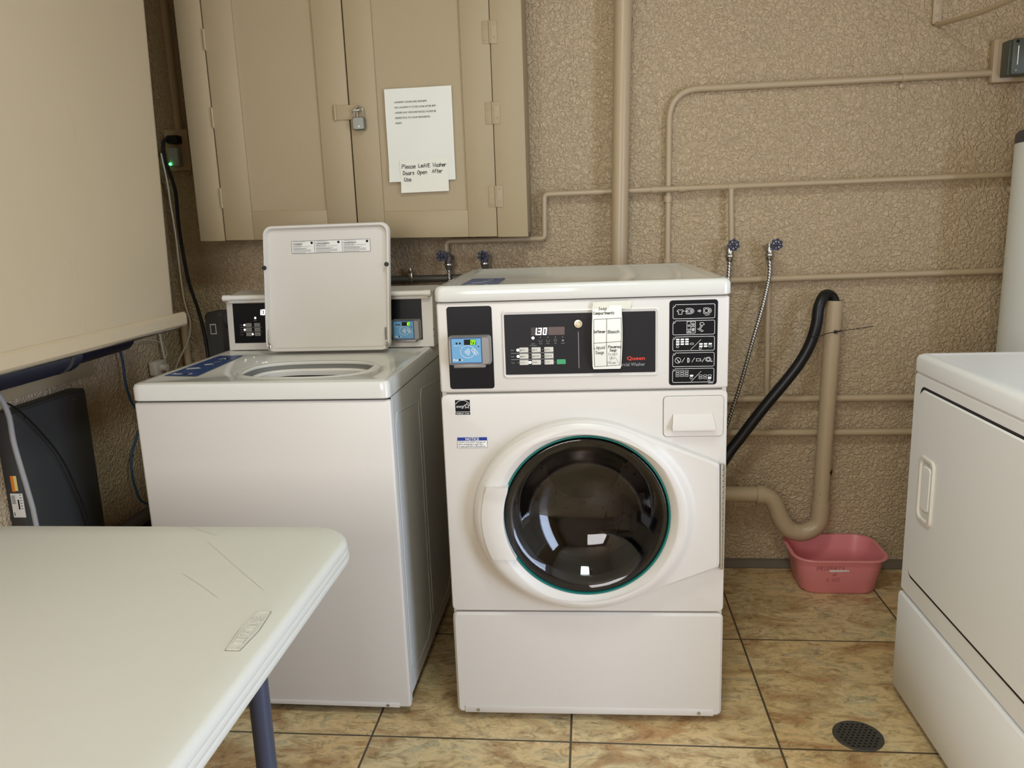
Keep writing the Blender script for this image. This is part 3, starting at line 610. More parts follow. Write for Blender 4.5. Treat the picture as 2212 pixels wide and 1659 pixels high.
b = MB(); b.box(-W2 + .006, W2 - .006, .024, .03, .29, .325); b.box(-W2 + .006, W2 - .006, .024, .03, .86, .89); b.box(-W2 + .006, W2 - .006, .012, .03, 1.08, 1.10); b.build('gap_backing', M_SEAM, FL)

# ------------------------------------------------------------------ soap note taped to the washer
SN = thing('soap_note', 'curved white paper chart headed Soap Compartments taped on the washer panel', 'note', (.0035, -.9526, 0), .0184)
def nf(u, z, d=0.):
    s = max(0, min(1, (1.081 - z) / .148)); dy = .004 + .012 * math.sin(PI * min(1, s * 1.02)) + .004 * s
    e = .0035 * math.sin(PI * s)
    return Vector((.061 + (u - .061) * (1 + .06 * math.sin(PI * s)) - .002 * s, -.0042 - dy - d, z))
b = MB(); L = []
for k in range(25):
    z = 1.081 - .1485 * k / 24; L.append([nf(.0275 + .066 * i / 8 + (.002 if k == 24 else 0) * (1 if i == 0 else -1 if i == 8 else 0), z) for i in range(9)])
b.loft(L, closed=False); pap = b.build('note_paper', M_NOTE, SN)
g = lambda u, z: nf(u, z, .0005)
def dense(pl): 
    o = []
    for a, c in zip(pl, pl[1:]): o += [(a[0] + (c[0] - a[0]) * t / 6, a[1] + (c[1] - a[1]) * t / 6) for t in range(6)]
    return o + [pl[-1]]
I = hand('Soap', .041, 1.071, .0066, gap=1.4) + hand('Compartments', .0295, 1.061, .0062, gap=.75) + hand('Softener', .0305, 1.019, .0062, gap=.4) + hand('Bleach', .062, 1.018, .0070, gap=.7) + hand('Liquid', .0315, .982, .0068, gap=1.2) + hand('Soap', .0345, .9695, .0072, gap=1.0) + hand('Powered', .063, .983, .0064, gap=.6) + hand('Soap', .066, .975, .0060, gap=.8)
b = MB(); b.ink(I, .00095, 0, g)
b.ink([dense(p) for p in ([(.0310, 1.050), (.0915, 1.052), (.0905, .9415), (.0325, .9385), (.0310, 1.050)], [(.0595, 1.0505), (.0590, 1.00), (.0610, .940)], [(.0310, .9955), (.0910, .9985)])], .0009, 0, g)
b.build('marker_writing', M_INKK, SN)
b = MB(); b.ink(hand('Do Not', .0625, .9660, .0060, gap=.7) + hand('Use', .0665, .9565, .0058, gap=.9) + hand('Powder', .0625, .9450, .0055, gap=.5) + [dense([(.0665, .9460), (.0735, .9700), (.0890, .9440)])], .0005, 0, g); b.build('pencil_writing', M_INKP, SN)
b = MB(); b.loft([[(.028, -.0075, 1.082), (.028, -.0065, 1.0885), (.060, -.0065, 1.090), (.118, -.0062, 1.0905)], [(.029, -.0105, 1.074), (.030, -.0105, 1.074), (.060, -.0105, 1.0745), (.114, -.0066, 1.071)]], closed=False); b.build('tape', M_TAPE, SN)

# ------------------------------------------------------------------ top-loading washer
TL = thing('top_load_washer', 'white top-loading washer with its lid propped open on the left', 'washing machine', (-.7966, -.9493, 0), -.0075)
w2, d = .3325, .66
b = MB(); b.box(-w2, w2, 0, .022, .0219, .8620, .007, 3); TF = b.build('front_panel', M_WHITE, TL)
b = MB(); b.box(-w2 + .03, w2 - .03, -.003, .001, .0235, .036, .0012); b.build('kick_edge', M_WHITE, TF)
MB().lathe([(.0001, -.0055), (.0035, -.0055), (.0042, -.003)], (.272, 0, .030), 'y', 14).build('screw', M_CHROME, TF)
b = MB()
for s in (-1, 1): b.box(s * (w2 - .004) - .002, s * (w2 - .004) + .002, .022, d, .045, .865)
b.box(-w2 + .004, w2 - .004, d - .006, d, .045, .865)
sd = b.build('side_panels', M_GALV, TL, smooth=0)
for s in (-1, 1):
    x = s * (w2 - .0018)
    for v0, v1 in ((.045, .30), (.33, .62)):
        loop = [(x, v, z) for v, z in ((v0, .79), (v0, .12), (v0 + .05, .085), (v1 - .05, .085), (v1, .12), (v1, .79), (v0 + .02, .815), (v0, .79))]
        MB().tube(loop, .0010, 6).build('pressed_rib', M_GALV, sd)
    MB().tube([(x, .023, .03), (x, .023, .86)], .0014, 6).build('edge_fold', M_GALV, sd)

for s in (-1, 1):
    for v in (.05, .61): MB().cyl((s * .27, v, 0), (s * .27, v, .05), .02, .02, 14).build('foot', M_RUB, TL)
# top deck with opening
C0 = (.055, .205)
def radial2(poly):
    global GC; o = GC; GC = C0; r = radial(poly); GC = o; return r
def ring2(rads, z, c=C0): return [(c[0] + r * math.cos(2 * PI * k / N), c[1] + r * math.sin(2 * PI * k / N), z) for k, r in enumerate(rads)]
dr_ = lambda i: radial2(rr(-w2 + i, w2 - i, -.006 + i, d - .03 - i, .016, 6))
op = []
for k in range(N):
    a = 2 * PI * k / N; ca, sa = abs(math.cos(a)), abs(math.sin(a)); e = 2.8
    op.append(((ca / .172) ** e + (sa / .112) ** e) ** (-1 / e))
sc_ = lambda f, add=0: [x * f + add for x in op]
b = MB()
b.loft([ring2(dr_(.002), .8665), ring2(dr_(0), .869), ring2(dr_(0), .900), ring2(dr_(.003), .9085), ring2(dr_(.010), .9116), ring2(dr_(.022), .9116), ring2(dr_(.032), .9100),
        ring2(sc_(1.0, .030), .9060), ring2(sc_(1.0, .020), .9025), ring2(sc_(1.0, .010), .9062), ring2(sc_(1.0, .003), .9060), ring2(sc_(1.0), .902), ring2(sc_(1.0, .001), .898)])
dk = b.build('top_deck', M_TOP, TL)
b = MB(); b.box(-w2 + .004, w2 - .004, .02, .05, .855, .875); b.build('deck_gap', M_SEAM, TL)
b = MB(); b.loft([ring2(sc_(1.0, .003), .8985), ring2(sc_(1.0, .004), .884), ring2(sc_(1.0, .03), .880)]); b.build('tub_cover', mat('tub_cover_grey', (120, 120, 116), .5), TL)
b = MB(); b.loft([ring2(sc_(1.0, .003), .8835), ring2(sc_(1.0, -.004), .886), ring2(sc_(1.0, -.012), .8885), ring2(sc_(1.0, -.019), .8875), ring2(sc_(1.0, -.023), .883), ring2(sc_(1.0, -.023), .870)]); b.build('tub_ring', M_WPL, TL)
b = MB(); b.lathe([(.185, .836), (.19, .83), (.19, .50), (.0002, .48)], (C0[0] - .01, C0[1] + .03, 0), 'z', 64); bk = b.build('tub_basket', M_DRUM, TL)
b = MB(); b.lathe([(.25, .850), (.25, .45), (.0002, .44)], (C0[0] - .02, C0[1] + .06, 0), 'z', 48); b.build('outer_tub', M_BLACK, TL)
top_sticker(TL, [(-.312, .106), (-.210, .100), (-.229, .419), (-.322, .419)], .9102)
# lid, leaning back a little
LY, LZ, LT = .425, .918, math.radians(5)
ll = lambda u, h, t=0.: Vector((u, LY + h * math.sin(LT) + t * math.cos(LT), LZ + h * math.cos(LT) - t * math.sin(LT)))
LU0, LU1, LH = -.160, .226, .375
b = MB(); L = []
for ins, t, r in ((.004, .020, .022), (0, .016, .026), (0, .004, .026), (.0025, 0, .026), (.008, 0, .022), (.013, .0135, .018)):
    L.append([ll(u, h, t) for u, h in rr(LU0 + ins, LU1 - ins, ins, LH - ins, r, 6)])
b.loft(L, True, True)
b.shear(lambda x, y, z: ((x - .035) * (1 - .0 * (z - LZ)) + .035 + .012 * (z - LZ) / .36, y, z))
LD = b.build('lid', M_WHITE, TL)
for u in (LU0 + .013, LU1 + .000):
    p = ll(u, .252, -.001); q = ll(u, .252, -.006); MB().cyl(p, q, .0068, .006, 16).build('lid_bumper', M_RUB, LD)
for u in (LU0 + .014, LU1 - .010):
    MB().tube([ll(u - .003, .068, .002), ll(u - .002, .03, .0), ll(u + .003, .022, -.003), ll(u + .004, .012, -.003), ll(u - .001, .010, -.002), ll(u - .002, .018, .0)], .0022, 8, smooth=3).build('hinge_pin', M_CHROME, LD)
lf = lambda u, h: ll(u, h, .0128)
lf2 = lambda u, h: ll(u, h, .0123)
WL = MB().quad(-.064, .176, .292, .328, 0, lf).build('warning_label', M_INKW, LD)
b = MB(); b.ink([rrl(-.064, .176, .292, .328, .002, 2), [(.006, .294), (.006, .326)], [(.091, .294), (.091, .326)]], .0009, 0, lf2)
for x0, x1, ttl in ((-.060, .001, 'WARNING'), (.010, .083, 'AVERTISSEMENT'), (.095, .170, 'ADVERTENCIA')):
    b.text(ttl, .0060, x0 + .004, .3175, 0, bold=.04, xs=.88, f=lf2); b.disc(x1 - .003, .322, .0038, 0, 12, lf2); b.ink([[(x0, .3195), (x0 + .0015, .3215), (x0 + .003, .3195)]], .0012, 0, lf2)
    b.ink([[(x0 + .003, .3255), (x0 + .038, .3255)]], .0006, 0, lf2)
    for k in range(9):
        z = .3150 - k * .0026; e = x0 + (x1 - x0) * (.42 if k in (0, 2) else .9 if k in (1, 5, 6, 7) else .7 + .1 * math.sin(k * 3))
        b.ink([[(x0, z), (e, z)]], .0010 if k in (0, 4) else .0006, 0, lf2)
b.build('label_print', M_INKK, WL)
# console at the back
CY, CT = .515, math.radians(4)
cf = lambda u, z, t=0.: Vector((u, CY + (z - .912) * math.tan(CT) + t, z))
b = MB(); L = []
for u, i in ((-.318, .002), (-.316, 0), (.338, 0), (.340, .002)):
    L.append([(u, CY + i, .9125), (u, CY + .010 + i, 1.066), (u, CY + .012, 1.078), (u, CY + .13, 1.090), (u, CY + .14, .9125)])
b.loft(L, True, True); CO = b.build('console', M_WHITE, TL, smooth=30)
b = MB(); b.tube([(-.312, CY - .004, 1.0765), (.334, CY - .004, 1.0765)], .0085, 14)
for u in (-.318, .318): b.tube([(u, CY - .004, 1.0765), (u + .022, CY - .004, 1.0765)], .0098, 14)
b.box(-.306, .33, CY + .0, CY + .02, 1.060, 1.074, .002); b.build('top_rail', M_WPL, CO)
pf = lambda u, z: cf(u, z, -.0015)
b = MB(); b.add([cf(-.297, .934, -.0012), cf(.306, .934, -.0012), cf(.306, 1.058, -.0012), cf(-.297, 1.058, -.0012)], [(0, 1, 2, 3)]); b.build('console_overlay', M_BLACK, CO)
p2 = lambda u, z: cf(u, z, -.0020)
b = MB(); b.ink(SEG('1', -.209, 1.0215, .003, .015) + SEG('0', -.201, 1.0215, .0065, .015), .0028, 0, p2)
for u, z in ((-.225, 1.012), (-.262, .9905), (-.262, .976), (-.237, .9615)): b.disc(u, z, .0032, 0, 12, p2)
b.build('lit_indicators', M_LEDW, CO)
for j, z in enumerate((.9905, .976, .9615)):
    for i, u in enumerate((-.248, -.220)):
        o = MB(); o.loft([[cf(a, c, -.001) for a, c in rr(u - .0095, u + .0095, z - .0055, z + .0055, .0015, 2)], [cf(a, c, -.0028) for a, c in rr(u - .0095, u + .0095, z - .0055, z + .0055, .0015, 2)]], False, True)
        o = o.build('button', M_BTND, CO); q = MB(); q.text((('REGULAR', 'DELUXE'), ('NORMAL', 'PERM PRESS'), ('COLD', 'WARM'))[j][i], .0032, u, z - .0012, 0, 'CENTER', xs=.72, f=lambda a, c: cf(a, c, -.0032)); q.build('button_print', M_INKK, o)
b = MB()
for s, z in (('Wash', .989), ('Cycle', .975), ('Temp', .960)): b.text(s, .0038, -.277, z, 0, f=p2)
b.ink([[(-.277, .983), (-.205, .983)], [(-.277, .969), (-.205, .969)]], .0007, 0, p2); b.text('SELECT', .0032, -.225, 1.003, 0, 'CENTER', f=p2); b.build('console_print', M_INKG, CO)
card_reader(TL, .2135, .3035, .9345, .999, CY + .002, '10')
for z in (.945, .925): MB().cyl((.3402, CY + .004, z + .02), (.3412, CY + .004, z + .02), .003, .003, 10).build('console_screw', M_MET, CO)
MB().box(-w2 + .012, w2 - .012, .008, .02, .03, .89).build('gap_backing', M_SEAM, TL)

# ------------------------------------------------------------------ dryer on the right, turned to face left
DR = thing('dryer', 'white front-loading dryer standing at the right facing left', 'dryer', (.8257, -.781, 0), -PI / 2)
WD, DD = .683, .68
b = MB(); o_ = lambda i, z: [(u, v, z) for u, v in rr(-.001 + i, WD + .001 - i, -.003 + i, DD - i, .016, 5)]
b.loft([o_(.002, .8820), o_(0, .8840), o_(0, .914), o_(.003, .9215), o_(.009, .9256), o_(.020, .9256), o_(.026, .9235)], True, True); b.build('top_lid', M_DRYER, DR)
b = MB(); b.box(.001, WD - .001, .014, DD, .025, .880, .004); b.build('cabinet_body', M_DRYER, DR)
b = MB(); b.rplate(0, WD, .2995, .8800, .010, 0, .016, .005); b.build('front_panel', M_DRYER, DR)
b = MB(); b.loft([[(u, y, z) for u, z in rr(i, WD - i, zb, .2950 - i, .008)] for i, y, zb in ((0, .016, .045), (0, -.001, .0205), (.004, -.0045, .0245))], True, True); b.build('base_panel', M_DRYER, DR)
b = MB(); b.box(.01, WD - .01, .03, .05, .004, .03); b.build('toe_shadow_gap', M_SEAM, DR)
def plate_poly(P, y0, y1, ins):
    return [[(u, y0, z) for u, z in P(0)], [(u, y1 + .004, z) for u, z in P(0)], [(u, y1, z) for u, z in P(ins)]]
b = MB(); b.loft(plate_poly(lambda i: rr(.041 + i, .642 - i,   .3555 + i, .852 - i, .022, 6), 0, -.0006, .0), False, True); b.build('door_gap', M_SEAM, DR)
b = MB(); b.loft(plate_poly(lambda i: rr(.0450 + i, .640 - i, .3625 + i, .8455 - i, .022, 6), 0, -.0045, .003), False, True); dd = b.build('door', M_DRYER, DR)
b = MB(); b.loft([[(u, y, z) for u, z in rr(.080 + i, .162 - i, .527 + i, .692 - i, .016, 6)] for i, y in ((0, -.0043), (.003, -.0095), (.009, -.0095), (.013, -.0050))], False, False)
b.loft([[(u, y, z) for u, z in rr(.085, .151, .541, .678, .010, 6)] for y in (-.0050, -.0047)], False, True); b.build('door_pull', M_WPL, dd)
b = MB(); b.rplate(.100, .142, .560, .668, .010, -.0075, -.0045, .001); b.build('pull_insert', M_DRYER, dd)
for u in (.05, .63):
    for v in (.06, .62): MB().cyl((u, v, 0), (u, v, .03), .02, .018, 14).build('foot', M_RUB, DR)

# ------------------------------------------------------------------ wall cabinet
CX0, CX1, CZ0, CZ1, CYF = -1.274, -.170, 1.240, 2.30, -.22
WC = thing('wall_cabinet', 'tan painted two-door wooden cabinet hung on the back wall', 'cabinet', (-.722, 0, 1.24))
SH = lambda x, y, z: (x, y, z - .019 * (x + .72))
def cbuild(b, name, m, parent, smooth=35):
    b.shear(SH); b.shear(lambda x, y, z: (x + .722, y, z - 1.24)); return b.build(name, m, parent, smooth=smooth)
b = MB(); b.box(CX0 + .008, CX1 - .002, -.198, -.001, CZ0 + .012, CZ1, .002); cbuild(b, 'carcass', M_CAB, WC)
b = MB(); b.box(CX0, -1.1875, CYF, -.198, CZ0, CZ1, .0025); cbuild(b, 'left_stile', M_CAB, WC)
b = MB(); b.box(-.2685, CX1, CYF, -.198, CZ0, CZ1, .0025); cbuild(b, 'right_stile', M_CAB, WC)
b = MB(); b.box(-1.19, -.2665, -.199, -.1975, CZ0 + .014, CZ1 - .01); cbuild(b, 'dark_reveal', M_SEAM, WC)
b = MB(); b.cyl((-1.27, -.212, 1.235), (-1.262, -.212, 1.226), .002, n=6)
for nm, x0, x1, s0, s1 in (('l', -1.1835, -.7315, -1.0855, -.829), ('r', -.7275, -.2700, -.638, -.3625)):
    b = MB(); zr = 1.336 if nm == 'l' else 1.328
    b.box(x0, s0, CYF - .001, -.1985, CZ0 + .002, CZ1 - .003, .002); b.box(s1, x1, CYF - .001, -.1985, CZ0 + .002, CZ1 - .003, .002)
    b.box(s0, s1, CYF - .001, -.1985, CZ0 + .002, zr, .002); b.box(s0, s1, CYF - .001, -.1985, 2.2, CZ1 - .003, .002)
    D_ = cbuild(b, 'door', M_CAB, WC)
    b = MB(); b.box(s0 - .002, s1 + .002, -.2125, -.20, zr - .004, 2.21); cbuild(b, 'door_panel', M_CAB, D_)
    for hz in (1.859, 1.622, 1.368):
        b = MB()
        if nm == 'l':
            b.cyl((-1.1825, -.2245, hz - .024 + .005), (-1.1825, -.2245, hz + .043), .0042, n=12); b.box(-1.1865, -1.1785, -.2225, -.2185, hz - .022, hz + .044, .001)
            cbuild(b, 'hinge', M_CAB, D_)
        else:
            x = -.2690; b.cyl((x, -.2245, hz - .033), (x, -.2245, hz + .033), .0036, n=12); b.box(x - .024, x + .022, -.2232, -.2205, hz - .033, hz + .033, .0008)
            h_ = cbuild(b, 'hinge', M_CAB, D_)
            b = MB()
            for du, dz in ((-.016, -.022), (-.016, .012), (.013, -.014), (.013, .024)): b.lathe([(.0036, -.2232), (.0030, -.2250), (.0001, -.2254)], (x + du, 0, hz + dz), 'y', 10)
            cbuild(b, 'screw_heads', M_CAB, h_)
b = MB(); b.box(-.776, -.699, -.2262, -.2205, 1.6150, 1.6600, .001); b.cyl((-.774, -.2275, 1.6140), (-.774, -.2275, 1.6610), .0042, n=12); b.build('hasp', M_CAB, WC, world=True)
b = MB(); b.tube([(-.713, -.222, 1.637), (-.713, -.240, 1.639), (-.704, -.243, 1.640), (-.693, -.240, 1.641), (-.692, -.222, 1.641)], .0032, 8, smooth=3); b.build('staple', M_CHIP, WC, world=True)
PL = thing('padlock', 'steel padlock locked through the hasp of the tan cabinet', 'padlock', (-.694, -.238, 1.5805))
b = MB(); b.loft([[(u, y, z) for u, z in rr(-.7135 + i, -.6755 - i, 1.5805 + i, 1.6190 - i, .005)] for i, y in ((.001, -.2265), (0, -.229), (0, -.247), (.002, -.2495))], True, True); b.build('lock_body', M_LOCK, PL, world=True)
b = MB(); b.tube([(-.7085, -.238, 1.616), (-.7085, -.238, 1.636), (-.706, -.238, 1.645), (-.6945, -.238, 1.6515), (-.683, -.238, 1.645), (-.6805, -.238, 1.636), (-.6805, -.238, 1.616)], .0030, 10, smooth=4); b.build('shackle', M_CHROME, PL, world=True)
b = MB(); b.add([(-.697, -.2499, 1.588), (-.690, -.2499, 1.588), (-.692, -.2499, 1.5945)], [(0, 1, 2)]); b.build('lock_mark', M_INKW, PL, world=True)
# notices
def sheet(b, u0, u1, z0, z1, y, amp=.0015, skew=0.):
    L = []
    for j in range(13):
        t = j / 12; z = z1 + (z0 - z1) * t; L.append([(u0 + (u1 - u0) * i / 10 + skew * t, y - amp * (math.sin(i * .9 + j * .5) * .5 + .5) - (.006 * max(0, t - .8) * 5 * max(0, .3 - i / 10) * 3), z + .001 * (i / 10)) for i in range(11)])
    return b.loft(L, closed=False)
b = MB(); sheet(b, -.6115, -.3965, 1.4165, 1.7010, -.2225)
NP = b.build('laundry_hours_notice', M_NOTE, smooth=60); tag(NP, 'white printed paper listing laundry hours on the right cabinet door', 'notice')
def on(parent, b, name, m):
    b.shear(lambda x, y, z: (x - parent.location.x, y - parent.location.y, z - parent.location.z)); return b.build(name, m, parent)
b = MB()
for k, s in enumerate(('LAUNDRY HOURS ARE: 8AM-8PM', 'NO LAUNDRY IS TO BE DONE AFTER 8PM', 'UNDER ANY CIRCUMSTANCES. PLEASE BE', 'RESPECTFUL TO YOUR NEIGHBORS.', 'MGMT.')):
    b.text(s, .0078, -.5805, 1.6575 - k * .0158, -.2252, bold=.004, xs=.90)
on(NP, b, 'notice_print', M_INKK)
b = MB(); sheet(b, -.5745, -.4190, 1.3815, 1.4820, -.2262, .0006)
HN = b.build('handwritten_note', M_NOTE2, smooth=60); tag(HN, 'small white handwritten card overlapping the bottom of the laundry hours paper', 'note')
b = MB(); b.ink(hand('Please', -.568, 1.4570, .0122, gap=.75) + hand('LeAVE', -.5140, 1.4585, .0112, gap=.9) + hand('Washer', -.4680, 1.4590, .0118, gap=.5) + hand('Doors', -.5660, 1.4370, .0120, gap=.9) + hand('Open', -.5195, 1.4380, .0118, gap=1.0) + hand('After', -.4710, 1.4400, .0115, gap=.8) + hand('Use', -.5630, 1.4170, .0120, gap=1.0), .0016, -.2276)
on(HN, b, 'marker_writing', M_INKK)

# ------------------------------------------------------------------ pipes on the back wall
def T1(name, m, label, cat, pts, r, n=18, smooth=0, group=None):
    return tag(MB().tube(pts, r, n, smooth=smooth).build(name, m, smooth=50), label, cat, group)
def collar(root, name, p0, p1, r, m=None):
    b = MB().cyl(p0, p1, r, n=20); return on(root, b, name, m or M_PIPE)
def bend(pts, rad, k=6):
    """round the corners of a polyline"""
    P = [Vector(p) for p in pts]; out = [P[0]]
    for i in range(1, len(P) - 1):
        a = (P[i - 1] - P[i]).normalized(); c = (P[i + 1] - P[i]).normalized()
        s = P[i] + a * rad; e = P[i] + c * rad
        for j in range(k + 1):
            t = j / k; out.append(s * (1 - t) ** 2 + P[i] * 2 * t * (1 - t) + e * t * t)
    return out + [P[-1]]
vp = T1('vent_pipe', M_PIPE, 'thick tan pipe running straight up the back wall behind the front-loading washer', 'pipe', [(.113, -.078, .62), (.1250, -.078, 1.13), (.1435, -.078, 1.96), (.153, -.078, ZC)], .0283, 28)
cd = T1('electrical_conduit', M_PIPE, 'thin tan conduit bending from vertical to horizontal toward the grey junction box', 'conduit', bend([(.292, -.0170, 1.10), (.295, -.0170, 1.685), (1.315, -.0170, 1.686)], .10, 10), .0108)
for p0, p1 in (((.2925, -.0170, 1.325), (.2925, -.0170, 1.345)),): collar(cd, 'coupling', p0, p1, .0150)
collar(cd, 'coupling', (.2915, -.0170, 1.120), (.2915, -.0170, 1.137), .0145)
collar(cd, 'pipe_strap', (1.028, -.0170, 1.686), (1.040, -.0170, 1.686), .0135)
on(cd, MB().cyl((1.030, -.004, 1.662), (1.030, -.012, 1.662), .006, n=10), 'strap_screw', M_PIPE)
ob = tag(MB().box(.262, .335, -.05, -.0, 1.035, 1.122, .004).build('outlet_box', M_PIPE), 'tan metal box at the foot of the conduit, just above the front-loading washer', 'outlet box')
sp_ = T1('supply_pipe', M_PIPE, 'long tan water pipe along the wall below the conduit, stepping down at its left end', 'pipe', bend([(-.473, -.0385, 1.185), (-.471, -.0385, 1.220), (-.128, -.0385, 1.218), (-.125, -.0385, 1.366), (1.42, -.0385, 1.371)], .014, 4), .0098)
on(sp_, MB().tube([(.497, -.0385, 1.366), (.502, -.0385, 1.185)], .0098, 16), 'branch_pipe', M_PIPE)
for x in (.235, .325, .487): collar(sp_, 'fitting', (x, -.0385, 1.367), (x + .022, -.0385, 1.367), .0118)
p2_ = T1('supply_pipe', M_PIPE, 'tan water pipe along the wall level with the washer top on the right', 'pipe', [(.36, -.03, 1.056), (1.40, -.03, 1.064)], .0110)
on(p2_, MB().tube([(.624, -.032, 1.165), (.627, -.032, 1.058)], .0095, 16), 'branch_pipe', M_PIPE)
p3_ = T1('supply_pipe', M_PIPE, 'tan pipe at mid height crossing behind the standpipe, upper of the lower two', 'pipe', [(.30, -.03, .640), (1.40, -.03, .638)], .0125)
on(p3_, MB().tube([(.628, -.032, 1.043), (.635, -.032, .64)], .0098, 16), 'riser_pipe', M_PIPE)
T1('drain_line', M_PIPE, 'lowest tan pipe along the wall, crossing behind the standpipe above the trap', 'pipe', [(.30, -.03, .517), (1.40, -.03, .516)], .0125)
gp = T1('grey_pipe', M_GPIPE, 'dark grey pipe along the wall between the two washers under the cabinet', 'pipe', [(-1.12, -.028, 1.094), (-.30, -.028, 1.092)], .0118)
on(gp, MB().box(-.612, -.598, -.042, -.0, 1.082, 1.118, .002).box(-.611, -.600, -.044, -.034, 1.113, 1.134, .002), 'pipe_clamp', M_CHROME)
# standpipe with trap
ST = thing('standpipe', 'tan open-topped drain standpipe with U-shaped trap above the pink basin', 'pipe', (.74, -.09, .13))
b = MB(); b.tube([(.8315, -.09, .986), (.817, -.09, .27)], .0268, 28, cap=False); b.tube([(.8315, -.09, .986), (.8295, -.09, .90)], .0235, 28, cap=False); b.build('riser', M_PIPE, ST, world=True, smooth=60)
b = MB(); b.tube([(.817, -.09, .285), (.815, -.09, .215), (.795, -.09, .183), (.755, -.09, .166), (.715, -.09, .178), (.690, -.09, .208), (.672, -.09, .245)], .0305, 28, smooth=4); b.build('trap_bend', M_PIPE, ST, world=True, smooth=60)
b = MB(); b.tube([(.674, -.09, .240), (.664, -.09, .268), (.645, -.09, .295), (.615, -.09, .308), (.597, -.09, .309)], .0300, 28, smooth=4); b.build('elbow', M_PIPE, ST, world=True, smooth=60)
b = MB(); b.cyl((.620, -.09, .307), (.597, -.09, .309), .0335, n=28); b.build('collar', M_PIPE, ST, world=True, smooth=50)
b = MB(); b.tube([(.60, -.09, .3085), (.30, -.09, .312)], .0282, 28); b.build('waste_arm', M_PIPE, ST, world=True, smooth=60)
b = MB()
for u, z, h in ((.808, .315, .012), (.842, .385, .022), (.838, .392, .008)): b.tube([(u, -.1165 + abs(u - .82) * .25, z), (u + .002, -.1165 + abs(u - .82) * .25, z + h)], .0016, 6)
b.build('scuff_marks', M_BLACK, ST, world=True)
# black drain hose hooked into it
bh = T1('drain_hose', M_HOSE, 'thick black rubber drain hose hooked over the open standpipe', 'hose', [(.18, -.261, .22), (.18, -.222, .22), (.23, -.195, .215), (.33, -.185, .265), (.42, -.165, .375), (.495, -.135, .480), (.531, -.13, .528), (.605, -.13, .633), (.678, -.13, .728), (.721, -.13, .791), (.750, -.13, .852), (.766, -.13, .914), (.772, -.125, .965), (.790, -.11, 1.001), (.812, -.095, 1.004), (.829, -.09, .983), (.831, -.09, .93)], .0185, 20, smooth=4)
zt = MB(); zt.tube([(.738, -.128, .873), (.75, -.151, .874), (.775, -.150, .877), (.800, -.128, .881), (.838, -.119, .886), (.856, -.10, .888)], .0013, 6, smooth=3); zt.tube([(.835, -.122, .885), (.880, -.125, .892), (.947, -.13, .903)], .0012, 6); zt.box(.826, .836, -.1255, -.118, .880, .890, .001)
tag(zt.build('cable_tie', M_CORDK), 'long thin black cable tie holding the hose to the standpipe', 'cable tie')
# valves and braided hoses
def handwheel(b, c, R, rot, y):
    L = []
    for r_ in (R, R - .0045):
        for dy in (0, .005): L.append([(c[0] + (r_ + .10 * R * math.cos(7 * (2 * PI * k / 84) + rot)) * math.cos(2 * PI * k / 84), y + (dy if r_ == R else .005 - dy), c[1] + (r_ + .10 * R * math.cos(7 * (2 * PI * k / 84) + rot)) * math.sin(2 * PI * k / 84)) for k in range(84)])
    L.append(L[0]); b.loft(L)
    for k in range(7):
        a = (2 * PI * k - rot) / 7; b.tube([(c[0], y - .001, c[1]), (c[0] + (R - .002) * math.cos(a), y + .002, c[1] + (R - .002) * math.sin(a))], .0022, 6)
    b.lathe([(.0065, y + .004), (.0065, y - .003), (.005, y - .004), (.0001, y - .004)], (c[0], 0, c[1]), 'y', 16)
    return b
for (hx, hz, nx, rot, lbl, chip) in ((-.4785, 1.1725, -.463, .3, 'dark blue valve leftmost under the cabinet, braided hose below it', False), (-.336, 1.1675, -.336, 1.2, 'dark blue valve under the cabinet just left of the front-loading washer lid', False),
                       (.498, 1.178, .493, 2.0, 'chipped blue valve nearest the front-loading washer top right corner', True), (.636, 1.175, .623, 2.9, 'chipped blue valve farthest right on the back wall', True)):
    V = thing('shutoff_valve', lbl, 'valve', (nx, -.05, 1.12), group='round-handled hose valves on the back wall')
    b = MB(); b.cyl((nx, -.0, 1.163), (nx, -.072, 1.163), .0085, n=14); b.lathe([(.0085, 1.122), (.013, 1.13), (.0135, 1.165), (.010, 1.178), (.0001, 1.180)], (nx, -.060, 0), 'z', 18); b.tube([(nx, -.06, 1.165), (hx, -.100, hz)], .0055, 10); b.build('valve_body', M_CHROME if chip else M_GPIPE, V, world=True)
    b = MB(); handwheel(b, (hx, hz), .0185, rot, -.106); HW = b.build('handwheel', M_HBLUE, V, world=True)
    if chip:
        b = MB()
        for k in ((0, 2, 5) if hx < .55 else (1, 2, 3, 6)):
            a = (2 * PI * (k + .5) - rot) / 7; b.add([(hx + r_ * math.cos(a + s_), -.1035, hz + r_ * math.sin(a + s_)) for r_, s_ in ((.006, 0), (.0145, -.25), (.0145, .25))], [(0, 1, 2)])
        b.shear(lambda x, y, z: (x - V.location.x, y - V.location.y, z - V.location.z)); b.build('chipped_paint', M_CHIP, HW)
    b = MB(); b.lathe([(.0001, 1.1475), (.0125, 1.1475), (.0165, 1.1440), (.0165, 1.1385), (.012, 1.134), (.0001, 1.134)], (nx, -.060, 0), 'z', 20); b.build('coupling_nut', M_CHROME, V, world=True)
